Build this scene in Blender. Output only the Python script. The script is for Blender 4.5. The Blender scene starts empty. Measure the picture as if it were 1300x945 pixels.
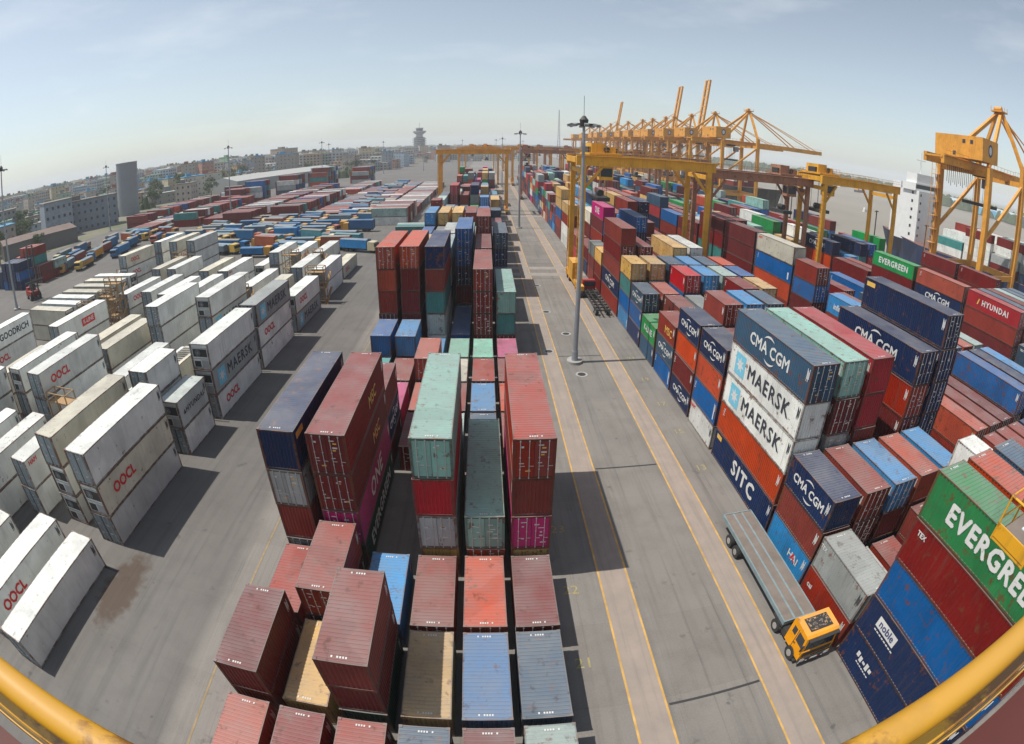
# Container port seen from the top of a yard crane, built in metres: X across the lanes, Y along them, Z up.
SUN_E = 5.0; SKY_S = .138; HAZE = .00024; EXPO = 0.0
CAMK = (-5.41833535e-02, -8.40843126e-05, 1.79418120e-06, -3.77429563e-07); SHIFT = -0.11598
SHIPC = []
import bpy, math, random
from mathutils import Vector, Matrix, noise
R = math.radians
rnd = random.Random(7)
sc = bpy.context.scene
COL = sc.collection
W_, H_ = 1024, 744

# ------------------------------------------------------------------ objects
def tag(o, label=None, cat=None, group=None, kind=None):
    if label: o['label'] = label
    if cat: o['category'] = cat
    if group: o['group'] = group
    if kind: o['kind'] = kind
    return o
def link(name, data, parent=None, loc=None, rz=0.0, color=None):
    o = bpy.data.objects.new(name, data)
    COL.objects.link(o)
    if parent is not None: o.parent = parent
    if loc is not None: o.location = loc
    if rz: o.rotation_euler = (0, 0, rz)
    if color is not None: o.color = color
    return o
def empty(name, loc, rz=0.0, **kw):
    o = link(name, None, None, loc, rz)
    o.empty_display_size = 0.3
    return tag(o, **kw)
def copy_tree(o, parent=None):
    c = o.copy(); COL.objects.link(c); c.parent = parent
    for ch in list(o.children): copy_tree(ch, c)
    return c

class M:
    """collects faces of one mesh"""
    def __init__(s): s.v = []; s.f = []; s.m = []; s.c = []
    def quad(s, a, b, c, d, mi=0, col=None):
        n = len(s.v); s.v += [a, b, c, d]; s.f.append((n, n+1, n+2, n+3)); s.m.append(mi); s.c.append(col)
    def poly(s, pts, mi=0, col=None):
        n = len(s.v); s.v += list(pts); s.f.append(tuple(range(n, n+len(pts)))); s.m.append(mi); s.c.append(col)
    def box(s, x0, x1, y0, y1, z0, z1, mi=0, col=None, top=None):
        n = len(s.v)
        s.v += [(x0,y0,z0),(x1,y0,z0),(x1,y1,z0),(x0,y1,z0),(x0,y0,z1),(x1,y0,z1),(x1,y1,z1),(x0,y1,z1)]
        for k, q in enumerate(((0,3,2,1),(4,5,6,7),(0,1,5,4),(1,2,6,5),(2,3,7,6),(3,0,4,7))):
            s.f.append(tuple(n+i for i in q)); s.m.append(top if (k == 1 and top is not None) else mi); s.c.append(col)
    def beam(s, p, q, w, h, mi=0, up=(0,0,1)):
        p, q = Vector(p), Vector(q); d = (q-p).normalized(); u = Vector(up)
        if abs(d.dot(u)) > .97: u = Vector((0,1,0))
        a = d.cross(u).normalized()*(w/2); b = a.cross(d).normalized()*(h/2)
        n = len(s.v)
        for c in (p, q):
            for sa, sb in ((-1,-1),(1,-1),(1,1),(-1,1)): s.v.append(tuple(c+a*sa+b*sb))
        for f in ((3,2,1,0),(4,5,6,7),(0,1,5,4),(1,2,6,5),(2,3,7,6),(3,0,4,7)):
            s.f.append(tuple(n+i for i in f)); s.m.append(mi); s.c.append(None)
    def cyl(s, p, q, r0, r1=None, n=12, mi=0, cap=True):
        if r1 is None: r1 = r0
        p, q = Vector(p), Vector(q); d = (q-p).normalized()
        u = Vector((0,0,1)) if abs(d.z) < .9 else Vector((1,0,0))
        a = d.cross(u).normalized(); b = a.cross(d).normalized()
        k = len(s.v)
        for i in range(n):
            t = 2*math.pi*i/n; w = a*math.cos(t)+b*math.sin(t)
            s.v.append(tuple(p+w*r0)); s.v.append(tuple(q+w*r1))
        for i in range(n):
            j = (i+1) % n
            s.f.append((k+2*i, k+2*i+1, k+2*j+1, k+2*j)); s.m.append(mi); s.c.append(None)
        if cap:
            s.f.append(tuple(k+2*i for i in range(n))); s.m.append(mi); s.c.append(None)
            s.f.append(tuple(k+2*i+1 for i in reversed(range(n)))); s.m.append(mi); s.c.append(None)
    def data(s, name, mats, smooth=False):
        me = bpy.data.meshes.new(name)
        me.from_pydata([tuple(v) for v in s.v], [], s.f)
        for m in (mats if isinstance(mats, (list, tuple)) else [mats]): me.materials.append(m)
        me.polygons.foreach_set('material_index', s.m)
        if smooth: me.polygons.foreach_set('use_smooth', [True]*len(s.f))
        if any(c is not None for c in s.c):
            at = me.color_attributes.new('Col', 'FLOAT_COLOR', 'CORNER')
            buf = []
            for f, c in zip(s.f, s.c):
                buf += list(c or (.5,.5,.5,1))*len(f)
            at.data.foreach_set('color', buf)
        me.update()
        return me
    def build(s, name, mats, parent=None, loc=None, rz=0.0, smooth=False, color=None):
        return link(name, s.data(name, mats, smooth), parent, loc, rz, color)

# ---------------------------------------------------------------- materials
def hexc(h):
    h = h.lstrip('#'); o = []
    for i in (0, 2, 4):
        c = int(h[i:i+2], 16)/255
        o.append(c/12.92 if c <= .04045 else ((c+.055)/1.055)**2.4)
    return (*o, 1.0)
class NT:
    def __init__(s, name):
        s.mat = bpy.data.materials.new(name); s.mat.use_nodes = True
        s.t = s.mat.node_tree; s.b = s.t.nodes['Principled BSDF']
    def n(s, typ, **kw):
        x = s.t.nodes.new(typ)
        for k, v in kw.items(): setattr(x, k, v)
        return x
    def l(s, a, b): s.t.links.new(a, b)
    def noise(s, scale, detail=3.0, vec=None, rough=.55):
        x = s.n('ShaderNodeTexNoise'); x.inputs['Scale'].default_value = scale
        x.inputs['Detail'].default_value = detail; x.inputs['Roughness'].default_value = rough
        if vec is not None: s.l(vec, x.inputs['Vector'])
        return x.outputs[0]
    def ramp(s, fac, a, b, ca=(0,0,0,1), cb=(1,1,1,1)):
        x = s.n('ShaderNodeValToRGB'); s.l(fac, x.inputs[0])
        x.color_ramp.elements[0].position = a; x.color_ramp.elements[1].position = b
        x.color_ramp.elements[0].color = ca; x.color_ramp.elements[1].color = cb
        return x.outputs[0]
    def mix(s, fac, a, b, mode='MIX'):
        x = s.n('ShaderNodeMix', data_type='RGBA', blend_type=mode)
        for i, v in ((0, fac), (6, a), (7, b)):
            if hasattr(v, 'type') and hasattr(v, 'node'): s.l(v, x.inputs[i])
            else: x.inputs[i].default_value = v
        return x.outputs[2]
    def math(s, op, a, b=0.0):
        x = s.n('ShaderNodeMath', operation=op)
        for i, v in ((0, a), (1, b)):
            if hasattr(v, 'node'): s.l(v, x.inputs[i])
            else: x.inputs[i].default_value = v
        return x.outputs[0]
    def bump(s, h, dist=.02, strength=.5):
        x = s.n('ShaderNodeBump'); x.inputs['Distance'].default_value = dist
        x.inputs['Strength'].default_value = strength
        s.l(h, x.inputs['Height']); s.l(x.outputs[0], s.b.inputs['Normal'])
    def vec(s, src='Object', scale=(1,1,1), rand=False):
        tc = s.n('ShaderNodeTexCoord'); mp = s.n('ShaderNodeMapping')
        s.l(tc.outputs[src], mp.inputs['Vector']); mp.inputs['Scale'].default_value = scale
        if rand:
            oi = s.n('ShaderNodeObjectInfo'); k = s.math('MULTIPLY', oi.outputs['Random'], 97.0)
            cb = s.n('ShaderNodeCombineXYZ')
            for i in range(3): s.l(k, cb.inputs[i])
            s.l(cb.outputs[0], mp.inputs['Location'])
        return mp.outputs[0]
    def out(s, base=None, rough=.6, metal=0.0, spec=.5):
        if base is not None:
            if hasattr(base, 'node'): s.l(base, s.b.inputs['Base Color'])
            else: s.b.inputs['Base Color'].default_value = base
        if hasattr(rough, 'node'): s.l(rough, s.b.inputs['Roughness'])
        else: s.b.inputs['Roughness'].default_value = rough
        s.b.inputs['Metallic'].default_value = metal
        s.b.inputs['Specular IOR Level'].default_value = spec
        return s.mat

def paint_mat(name, source, rust=.60, dust=.16, streak=.40, edge=False):
    """weathered paint on steel: colour from the object or a colour attribute"""
    t = NT(name)
    if source == 'object':
        oi = t.n('ShaderNodeObjectInfo'); base = oi.outputs['Color']
    elif source == 'attr':
        a = t.n('ShaderNodeAttribute'); a.attribute_name = 'Col'; base = a.outputs['Color']
    else: base = source
    v = t.vec('Object', (1,1,1), source == 'object')
    big = t.noise(.45, 3, v); fine = t.noise(5, 4, v)
    c = t.mix(t.ramp(big, .3, .7), base, (.75,.75,.75,1), 'MULTIPLY')
    if edge: c = t.mix(.55, c, (.05,.035,.028,1))
    # mild fading
    c = t.mix(t.math('MULTIPLY', t.ramp(fine, .35, .8), .012), c, (.45,.47,.47,1))
    # vertical grime streaks
    vs = t.vec('Object', (3.2,3.2,.22), source == 'object')
    st = t.ramp(t.noise(1.0, 5, vs), .55, .78)
    c = t.mix(t.math('MULTIPLY', st, streak), c, (.09,.06,.045,1))
    # rust patches, heavier on some boxes than on others
    rn = t.noise(1.3, 8, v, .7)
    if source == 'object': rn = t.math('ADD', rn, t.math('MULTIPLY', t.math('POWER', oi.outputs['Random'], 3.0), .05))
    rp = t.ramp(rn, rust, rust+.05)
    if source == 'object':
        hv = t.n('ShaderNodeHueSaturation'); t.l(c, hv.inputs['Color']); fr_ = t.math('FRACT', t.math('MULTIPLY', oi.outputs['Random'], 7.31))
        t.l(t.math('ADD', .92, t.math('MULTIPLY', fr_, .16)), hv.inputs['Saturation']); t.l(t.math('ADD', .82, t.math('MULTIPLY', fr_, .34)), hv.inputs['Value']); c = hv.outputs[0]
    c = t.mix(t.math('MULTIPLY', rp, .75), c, (.13,.045,.02,1))
    # settled dust on what faces up
    g = t.n('ShaderNodeNewGeometry'); sp = t.n('ShaderNodeSeparateXYZ'); t.l(g.outputs['Normal'], sp.inputs[0])
    up = t.ramp(sp.outputs[2], .6, .95)
    du = t.math('MULTIPLY', up, t.math('ADD', t.math('MULTIPLY', t.ramp(big, .25, .75), .25), dust))
    c = t.mix(du, c, (.36,.35,.34,1))
    # pooled grime and rust blotches where rain stands on the roof
    bl = t.ramp(t.noise(1.7, 6, t.vec('Object', (1,.7,1), source == 'object'), .65), .60, .68)
    c = t.mix(t.math('MULTIPLY', t.math('MULTIPLY', bl, up), .55), c, (.07,.04,.03,1))
    # repainted or faded panels
    pn = t.ramp(t.noise(.28, 1, t.vec('Object', (1,1,.6), source == 'object'), .3), .60, .62)
    c = t.mix(t.math('MULTIPLY', pn, .22), c, (.5,.5,.5,1), 'MULTIPLY')
    t.bump(t.noise(1.1, 2, v), .05, .35)
    return t.out(c, .5, 0, .22)
def plain(name, col, rough=.6, metal=0.0, var=.25, scale=3.0, src='Object'):
    t = NT(name); v = t.vec(src)
    c = t.mix(t.math('MULTIPLY', t.ramp(t.noise(scale, 5, v), .3, .75), var), col, tuple(x*.45 for x in col[:3])+(1,))
    return t.out(c, rough, metal)

MT = {}
MT['paint'] = paint_mat('container_paint', 'object')
MT['paintc'] = paint_mat('stacked_container_paint', 'attr')
MT['reefer'] = paint_mat('refrigerated_container_paint', 'object', .645, .0, .24)
MT['edge'] = paint_mat('container_edge_paint', 'object', .5, .2, .5, True)
MT['redge'] = paint_mat('grimy_white_edge', 'object', .46, .0, .6, True)
MT['rod'] = plain('galvanised_rod', (.42,.42,.42,1), .45, .3)
MT['mark'] = plain('marking_white', (.62,.62,.6,1), .6, 0, .5, 8)
MT['gasket'] = plain('dark_rubber_gasket', (.03,.03,.03,1), .8)
MT['white'] = plain('lettering_white', (.62,.62,.60,1), .6, 0, .25, 2)
MT['black'] = plain('lettering_black', (.03,.035,.05,1), .6)
MT['red'] = plain('lettering_red', (.62,.03,.03,1), .6)
MT['sky'] = plain('lettering_pale_blue', (.16,.5,.66,1), .6)
MT['navyl'] = plain('lettering_navy', (.03,.05,.16,1), .6)
MT['gold'] = plain('lettering_gold', (.7,.42,.08,1), .6)
MT['yellow'] = paint_mat('crane_yellow_paint', (.78,.39,.035,1), .66, .05, .4)
MT['orange'] = paint_mat('crane_orange_paint', (.74,.34,.05,1), .62, .05, .4)
MT['brown'] = paint_mat('faded_brown_crane_paint', (.40,.19,.11,1), .58, .08, .4)
MT['steel'] = plain('grey_steel', (.26,.27,.28,1), .5, .4)
MT['pole'] = plain('galvanised_mast', (.30,.32,.34,1), .5, .3, .3, 1.5)
MT['dark'] = plain('dark_machinery', (.035,.033,.032,1), .6)
MT['rubber'] = plain('tyre_rubber', (.025,.025,.025,1), .85)
MT['glass'] = NT('dark_glass').out((.02,.03,.04,1), .08)
MT['conc'] = plain('weathered_concrete', (.34,.33,.31,1), .85, 0, .5, .6)
MT['lamp'] = NT('floodlight_glass').out((.6,.65,.7,1), .15)
MT['rust'] = plain('rusty_scaffold', (.40,.25,.12,1), .8, 0, .6)
MT['body'] = paint_mat('painted_bodywork', 'object', .68, .06, .35)
MT['maroon'] = plain('maroon_deck_paint', (.09,.022,.018,1), .7)
MT['flat'] = (lambda t: t.out(t.mix(t.math('MULTIPLY', t.ramp(t.noise(.6, 5, t.vec('Object', (1,1,1), True)), .3, .75), .45),
              t.n('ShaderNodeObjectInfo').outputs['Color'], (.12,.11,.1,1)), .85))(NT('plaster'))
MT['window'] = NT('window_glass').out((.03,.035,.045,1), .3)
MT['timber'] = plain('grey_timber_deck', (.20,.165,.14,1), .85, 0, .6, 1.0)
MT['yline'] = plain('yellow_road_paint', (.60,.35,.09,1), .7, 0, .8, 1.0)
MT['yfaint'] = plain('faded_yellow_road_paint', (.36,.30,.12,1), .8, 0, .8, 3)

# ------------------------------------------------------------------- text
_tc = {}
def textmesh(body, size=1.0, bold=.0, space=1.0):
    k = (body, size, bold, space)
    if k in _tc: return _tc[k]
    cu = bpy.data.curves.new('t', 'FONT'); cu.body = body; cu.size = size; cu.offset = bold
    cu.space_character = space; cu.align_x = 'CENTER'; cu.align_y = 'CENTER'; cu.resolution_u = 2
    o = bpy.data.objects.new('t', cu); COL.objects.link(o)
    dg = bpy.context.evaluated_depsgraph_get(); dg.update()
    me = bpy.data.meshes.new_from_object(o.evaluated_get(dg))
    r = ([tuple(v.co) for v in me.vertices], [tuple(p.vertices) for p in me.polygons])
    bpy.data.objects.remove(o); bpy.data.curves.remove(cu); bpy.data.meshes.remove(me)
    _tc[k] = r
    return r
def worn(n_, col):
    t = NT(n_); v = t.vec(); k = t.noise(2.6, 8, v, .75)
    t.l(t.ramp(k, .60, .66, (1,1,1,1), (.25,.25,.25,1)), t.b.inputs['Alpha'])
    return t.out(t.mix(t.math('MULTIPLY', t.ramp(t.noise(.8, 5, v), .35, .75), .4), col, tuple(x*.55 for x in col[:3])+(1,)), .65)
for k_, n_ in (('white', 'worn_white_lettering'), ('black', 'worn_black_lettering'), ('red', 'worn_red_lettering')):
    MT[k_] = worn(n_, {'white': (.62,.62,.60,1), 'black': (.03,.035,.05,1), 'red': (.62,.03,.03,1)}[k_])
class Flat:
    """marks drawn in a flat (u, v) frame, later put on a face"""
    def __init__(s): s.v = []; s.f = []; s.m = []; s.lay = []
    def add(s, vs, fs, mi, lay=0):
        n = len(s.v); s.v += vs; s.lay += [lay]*len(vs); s.f += [tuple(n+i for i in f) for f in fs]; s.m += [mi]*len(fs)
    def text(s, body, u, v, size, mi=0, bold=.0, space=1.0, rot=False, sx=1.0, lay=1):
        vs, fs = textmesh(body, size, 0.0, space)
        for k, (du, dv) in enumerate(((0,0),) if bold <= 0 else ((-bold,0),(bold,0),(0,bold),(0,-bold))):
            s.add([((u - y) if rot else (u + x*sx + du), (v + x) if rot else (v + y + dv)) for x, y, z in vs], fs, mi, lay+.25*k)
    def rect(s, u0, u1, v0, v1, mi=0, lay=0): s.add([(u0,v0),(u1,v0),(u1,v1),(u0,v1)], [(0,1,2,3)], mi, lay)
    def poly(s, pts, mi=0, lay=0): s.add(list(pts), [tuple(range(len(pts)))], mi, lay)
    def arc(s, u, v, r, a0, a1, w, mi=0):
        n = 14
        for i in range(n):
            t0 = a0+(a1-a0)*i/n; t1 = a0+(a1-a0)*(i+1)/n
            w0 = w*math.sin(math.pi*i/n); w1 = w*math.sin(math.pi*(i+1)/n)
            P = lambda t, q: (u+q*math.cos(t)*1.25, v+q*math.sin(t))
            s.poly([P(t0,r-w0*.2), P(t0,r+w0), P(t1,r+w1), P(t1,r-w1*.2)], mi)
# ------------------------------------------------------- shipping containers
WD = 2.438
LEN = {20: 6.058, 40: 12.192}
HT = {0: 2.591, 1: 2.896}
def corr(m, axis, a0, a1, fixed, z0, z1, depth, period, inward, mi=0):
    """corrugated sheet: axis 'y' = runs along y at x=fixed, 'x' = runs along x at y=fixed"""
    n = max(2, round((a1-a0)/period)); p = (a1-a0)/n; pts = []
    for i in range(n):
        s = a0+i*p
        pts += [(s, 0), (s+p*.28, 0), (s+p*.5, 1), (s+p*.78, 1)]
    pts.append((a1, 0))
    k = len(m.v)
    for a, d in pts:
        f = fixed + inward*depth*d
        for z in (z0, z1): m.v.append((f, a, z) if axis == 'y' else (a, f, z))
    for i in range(len(pts)-1):
        m.f.append((k+2*i, k+2*i+2, k+2*i+3, k+2*i+1)); m.m.append(mi); m.c.append(None)
def roofcorr(m, x0, x1, y0, y1, z, depth, period, mi=0):
    n = round((y1-y0)/period); p = (y1-y0)/n; pts = []
    for i in range(n):
        s = y0+i*p; pts += [(s, 0), (s+p*.5, 0), (s+p*.62, 1), (s+p*.88, 1)]
    pts.append((y1, 0)); k = len(m.v)
    for a, d in pts: m.v += [(x0, a, z-depth*d), (x1, a, z-depth*d)]
    for i in range(len(pts)-1):
        m.f.append((k+2*i, k+2*i+1, k+2*i+3, k+2*i+2)); m.m.append(mi); m.c.append(None)
_bm = {}
def container_body(L, hc, closed, reefer):
    k = (L, hc, closed, reefer)
    if k in _bm: return _bm[k]
    m = M(); l = LEN[L]; h = HT[hc]; w = WD; e = .15
    for x in (0, w-e):
        for y in (0, l-e): m.box(x, x+e, y, y+e, .115, h-.115, 3)
    for x in (0, w-.178):                                   # corner castings, a touch proud
        for y in (0, l-.162):
            for z in (0, h-.118): m.box(x-.004, x+.182, y-.004, y+.166, z, z+.118, 3)
    for x in (.005, w-.065): m.box(x, x+.06, .162, l-.162, h-.10, h-.022, 3); m.box(x, x+.06, .162, l-.162, .045, .17, 3)
    for y in (.005, l-.085): m.box(.178, w-.178, y, y+.08, h-.11, h-.022, 3); m.box(.178, w-.178, y, y+.08, .045, .16, 3)
    if reefer:
        for x, s in ((.015, 1), (w-.015, -1)): corr(m, 'y', .15, l-.15, x, .17, h-.10, .012, .62, s)
        roofcorr(m, .065, w-.065, .085, l-.085, h-.02, .008, .6)
    else:
        for x, s in ((.012, 1), (w-.012, -1)): corr(m, 'y', .15, l-.15, x, .17, h-.10, .036, .278, s)
        roofcorr(m, .065, w-.065, .085, l-.085, h-.016, .022, .26)
    if reefer: m.quad((w-.15,l-.25,.16),(.15,l-.25,.16),(.15,l-.25,h-.11),(w-.15,l-.25,h-.11))
    else: corr(m, 'x', .15, w-.15, l-.02, .16, h-.11, .04, .25, -1)
    if closed:
        m.quad((.15,.04,.16),(w-.15,.04,.16),(w-.15,.04,h-.11),(.15,.04,h-.11))
        for x in (.42, .86, 1.52, 1.96): m.box(x, x+.05, .0, .035, .12, h-.12, 1)
    m.quad((.06,.1,.06),(.06,l-.1,.06),(w-.06,l-.1,.06),(w-.06,.1,.06))
    if not reefer:
        for y in (.24, l-.40):                                                  # roof numbers, worn to dashes
            for q in range(7):
                if (q*3+L) % 5: m.box(.80+q*.13, .88+q*.13, y, y+.12, h-.008, h-.004, 1)
    _bm[k] = m.data('container_body', [MT['reefer' if reefer else 'paint'], MT['mark'], MT['gasket'], MT['redge' if reefer else 'edge']])
    return _bm[k]
_dm = {}
def door_mesh(hc, side, reefer, style):
    k = (hc, side, reefer, style)
    if k in _dm: return _dm[k]
    m = M(); h = HT[hc]; x0, x1 = (.155, WD/2-.012) if side == 0 else (WD/2+.012, WD-.155)
    z0, z1 = .165, h-.115
    m.box(x0, x1, .03, .075, z0, z1)
    if not reefer:
        nb = 4; dz = (z1-z0)/nb
        for i in range(nb): m.box(x0+.07, x1-.07, .022, .029, z0+i*dz+.06, z0+(i+1)*dz-.06)
    for zc in (z0+.02, z1-.05): m.box(x0+.01, x1-.01, .012, .0215, zc, zc+.03, 1)
    if reefer:
        for x in (x0-.005, x1-.035): m.box(x, x+.04, .008, .0295, z0, z1, 1)
    r = random.Random(style*13+side)
    for _ in range(5 if side else 3):                       # stencilled data panels
        a = x0+.12+r.random()*.45; b = z0+.35+r.random()*(z1-z0-.7); w = .12+r.random()*.25
        m.box(a, min(a+w, x1-.05), .016, .0185, b, b+.05+r.random()*.07, 2 if r.random() < .85 else 3)
    _dm[k] = m.data('door', [MT['reefer' if reefer else 'paint'], MT['gasket'], MT['mark'], MT['gold']])
    return _dm[k]
_rm = {}
def rod_mesh(hc, x):
    k = (hc, x)
    if k in _rm: return _rm[k]
    m = M(); h = HT[hc]
    m.cyl((x, -.012, .11), (x, -.012, h-.10), .02, n=6)
    for z in (.14, .75, h*.55, h-.2): m.box(x-.045, x+.045, -.01, .021, z, z+.06)
    m.box(x-.02, x+.26, -.035, -.018, 1.02, 1.055)
    _rm[k] = m.data('locking_rod', MT['rod']); return _rm[k]
_um = {}
def unit_mesh(hc):
    if hc in _um: return _um[hc]
    m = M(); h = HT[hc]; l = 0; w = WD
    m.box(.16, w-.16, -.24, -.10, .17, h-.12, 0)
    m.box(.30, w-.30, -.098, -.094, 1.42, 2.28, 2)            # dark condenser opening
    m.box(.30, 1.15, -.098, -.085, .28, 1.05, 1); m.box(1.3, w-.32, -.098, -.07, .30, .95, 2)
    for z in (.2, 1.2, 2.36): m.box(.18, w-.18, -.098, -.05, z, z+.06, 1)
    _um[hc] = m.data('refrigeration_unit', [MT['reefer'], MT['rod'], MT['dark']]); return _um[hc]
def fan_mesh():
    if 'fan' in _um: return _um['fan']
    m = M(); c = Vector((1.5, -.06, 1.85))
    for r in (.34, .22, .10):
        for i in range(16):
            a, b = 2*math.pi*i/16, 2*math.pi*(i+1)/16
            m.beam(c+Vector((math.cos(a)*r, 0, math.sin(a)*r)), c+Vector((math.cos(b)*r, 0, math.sin(b)*r)), .02, .02)
    for i in range(4):
        a = math.pi*i/4; d = Vector((math.cos(a), 0, math.sin(a)))*.34; m.beam(c-d, c+d, .02, .02)
    _um['fan'] = m.data('fan', MT['rod']); return _um['fan']

# lettering: u runs left->right for the reader, centred on the side; v = height
LM = ['white', 'black', 'red', 'sky', 'navyl', 'gold']
def logo_flat(name, L, h):
    F = Flat(); U = LEN[L]; c = h/2+.03
    big = 1.5 if L == 40 else 1.1
    if name == 'CMA':
        s = .92 if L == 20 else 1.35; k = 1 if L == 20 else 1.3
        F.text('CMA CGM', 0, c, s, 0, .028*k, 1.02)
        F.arc(-.05*k, c-.12*k, .86*k, R(58), R(128), .11*k); F.arc(.15*k, c+.12*k, .86*k, R(238), R(308), .11*k)
    elif name == 'MAERSK':
        F.rect(-4.9, -3.1, c-.95, c+.95, 3); s = []
        for i in range(14):
            a = math.pi/2+math.pi*i/7; r = .72 if i % 2 == 0 else .32; s.append((-4.0+r*math.cos(a), c+r*math.sin(a)))
        F.poly(s, 0, 1); F.text('MAERSK', .95, c, 1.72, 1, .035, 1.16)
    elif name == 'SITC': F.text('SITC', .6, c, 1.95, 0, .07, 1.2); F.rect(-5.6,-4.6,h-.75,h-.3,5)
    elif name == 'NAVY': F.rect(-5.7,-4.4,h-.75,h-.32,5)
    elif name == 'HYUNDAI':
        i = 0; s = 1.15 if L == 40 else .85; k = L/40*2 if L == 40 else 1.0
        F.text('HYUNDAI', .5, c, s*1.05, 0, .04, 1.2)
        F.poly([(-3.2*s,c-.35*s),(-2.9*s,c+.4*s),(-2.7*s,c+.4*s),(-2.95*s,c-.35*s)], 5)
    elif name == 'HYUNDAIB':
        s = .8 if L == 20 else 1.2
        F.text('HYUNDAI', .35*s, c, s, 1, .02, 1.15); F.poly([(-2.75*s,c-.3*s),(-2.45*s,c+.35*s),(-2.15*s,c-.3*s)], 1)
    elif name == 'EVER': F.text('EVERGREEN', .1, c, 1.5, 0, .06, 1.12)
    elif name == 'OOCL': F.text('OOCL', -U*.2, c, 1.25 if L == 40 else .9, 2, .05, 1.0)
    elif name == 'OOCLC': F.text('OOCL', 0, c, 1.1, 2, .04, .95)
    elif name == 'ONE': F.text('ONE', 0, c, 2.0, 0, .05, 1.1)
    elif name == 'ONER': F.text('ONE', U*.2, c, 1.5, 2, .04, 1.1)
    elif name == 'KLINE': F.rect(-.6, 2.6, c-.5, c+.6, 2); F.text('K-LINE', 1.0, c+.05, .85, 0, .02)
    elif name == 'KG': F.text('K-LINE', 0, c, 1.15, 0, .03)
    elif name == 'MOL': F.text('MOL', .8, c, 1.0, 2, .02, 1.2)
    elif name == 'GOOD': F.text('GOODRICH', 1.6, c, 1.35, 1, .035, 1.0)
    elif name == 'COSCO': F.text('COSCO', 0, c, 1.0, 2, .02, 1.15)
    elif name == 'MSC': F.text('MSC', -U*.2, c+.2, 1.3, 0, .03)
    elif name == 'INF': F.text('infinity', 0, c-.1, 1.1, 0, .03)
    elif name == 'HAM': F.text('HAM', -U*.4, h-.5, .6, 2, .02)
    elif name == 'NOBLE':
        F.rect(-4.6, -2.4, c+.05, c+.85, 0); F.text('noble', -3.5, c+.46, .75, 4, .02, 1, lay=2)
        [F.rect(-4.5+k*.3, -4.28+k*.3, c-.22, c-.12, 0) for k in range(8)]
    elif name == 'BARS': [F.rect(-4.4+k*.42, -4.1+k*.42, c+.1-(k % 2)*.15, c+.5-(k % 3)*.1, 0) for k in range(5)]; [F.rect(-4.1+k*.25, -3.92+k*.25, c-.3, c-.2, 0) for k in range(7)]
    elif name == 'TAL': F.text('TAL', -U*.42, h-.75, .5, 0, .02, 1, True)
    elif name == 'TALX': F.text('TAL', -U*.42, h-.75, .5, 0, .02, 1, True); F.rect(U*.40,U*.43,.5,1.6,0)
    elif name == 'TEX': F.text('TEX', -U*.42, h-.62, .42, 0, .015)
    elif name == 'HAI': F.text('HAI', U*.18, c-.1, .95, 0, .02); F.text('A', U*.18, c-.1, .95, 2, .02, lay=2)
    elif name == 'GOLD': F.text('MSC', U*.14, c-.1, 1.3, 5, .02)
    elif name == 'CAI': F.text('cai', -U*.36, c, .6, 0, .02)
    return F
_lm = {}
EMB = {'SITC','HYUNDAI','HYUNDAIB','MAERSK','TALX'}
def lettering(name, L, hc, side, marks=None, part=0):
    k = (name, L, hc, side, marks, part)
    if k in _lm: return _lm[k]
    h = HT[hc]; F = Flat() if marks is not None else logo_flat(name, L, h); U = LEN[L]
    if marks is not None:
        for i in range(4): F.rect(U/2-.62+i*.085, U/2-.56+i*.085, h-1.35+(i % 2)*.2, h-.42-(i % 3)*.12, marks)
    l = LEN[L]; v = []; f = []; mi = []
    if True:
        if name in EMB and marks is None:
            # the letters come from text (layer >= 1, not the emblem's own shapes)
            isr = lambda q, m_: len(q) in (4, 14) and (F.lay[q[0]] < 1 or len(q) == 14)
            keep = [(q, m_) for q, m_ in zip(F.f, F.m) if isr(q, m_) == (part == 1)]
            ids = sorted({i for q, _ in keep for i in q}); mp = {i: j for j, i in enumerate(ids)}
            F.v = [F.v[i] for i in ids]; F.lay = [F.lay[i] for i in ids]; F.f = [tuple(mp[i] for i in q) for q, _ in keep]; F.m = [m_ for _, m_ in keep]
        n = len(v)
        for (a, b), ly in zip(F.v, F.lay):
            g = .004+.004*ly
            v.append((-g, l/2-a, b) if side == 0 else (WD+g, l/2+a, b))
        f += [tuple(n+i for i in q) for q in F.f]; mi += F.m
    me = bpy.data.meshes.new('number_marks' if marks is not None else 'emblem' if part else 'lettering'); me.from_pydata(v, [], f)
    for x in LM: me.materials.append(MT[x])
    me.polygons.foreach_set('material_index', mi); me.update()
    _lm[k] = me; return me

PAL = dict(m='#6f1c1b', r='#883024', o='#b0472c', R='#ab232b', n='#0d2750', b='#085a9a', l='#3786bd', s='#375167', t='#3f8884',
           a='#8bb8ab', z='#4a739f', c='#7fb8a2', g='#1e8746', d='#1d4636', y='#cba362', w='#a5aaa7', W='#dedfd9', k='#7b8280', p='#b92f70', P='#2c3c66',
           q='#9fb4ae', e='#5b2420', v='#c8c2b0')
NAME = dict(m='maroon', r='rust red', o='orange red', R='bright red', n='navy', b='blue', l='light blue', s='slate', t='teal', a='aqua', z='dusty blue', c='mint green',
            g='green', d='dark green', y='beige', w='pale grey', W='white', k='grey', p='pink', P='purple navy', q='grey green', e='dark maroon', v='cream')
CL = {k: hexc(v) for k, v in PAL.items()}
RECS = []
def rec(block, c, bay, tier, x, y, z, L, hc, code, logo='', near='D', reefer=False, ax='y', top=False):
    RECS.append(dict(block=block, c=c, bay=bay, tier=tier, x=x, y=y, z=z, L=L, hc=hc, code=code, logo=logo, near=near, reefer=reefer, ax=ax, top=top, id=len(RECS)))
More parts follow.
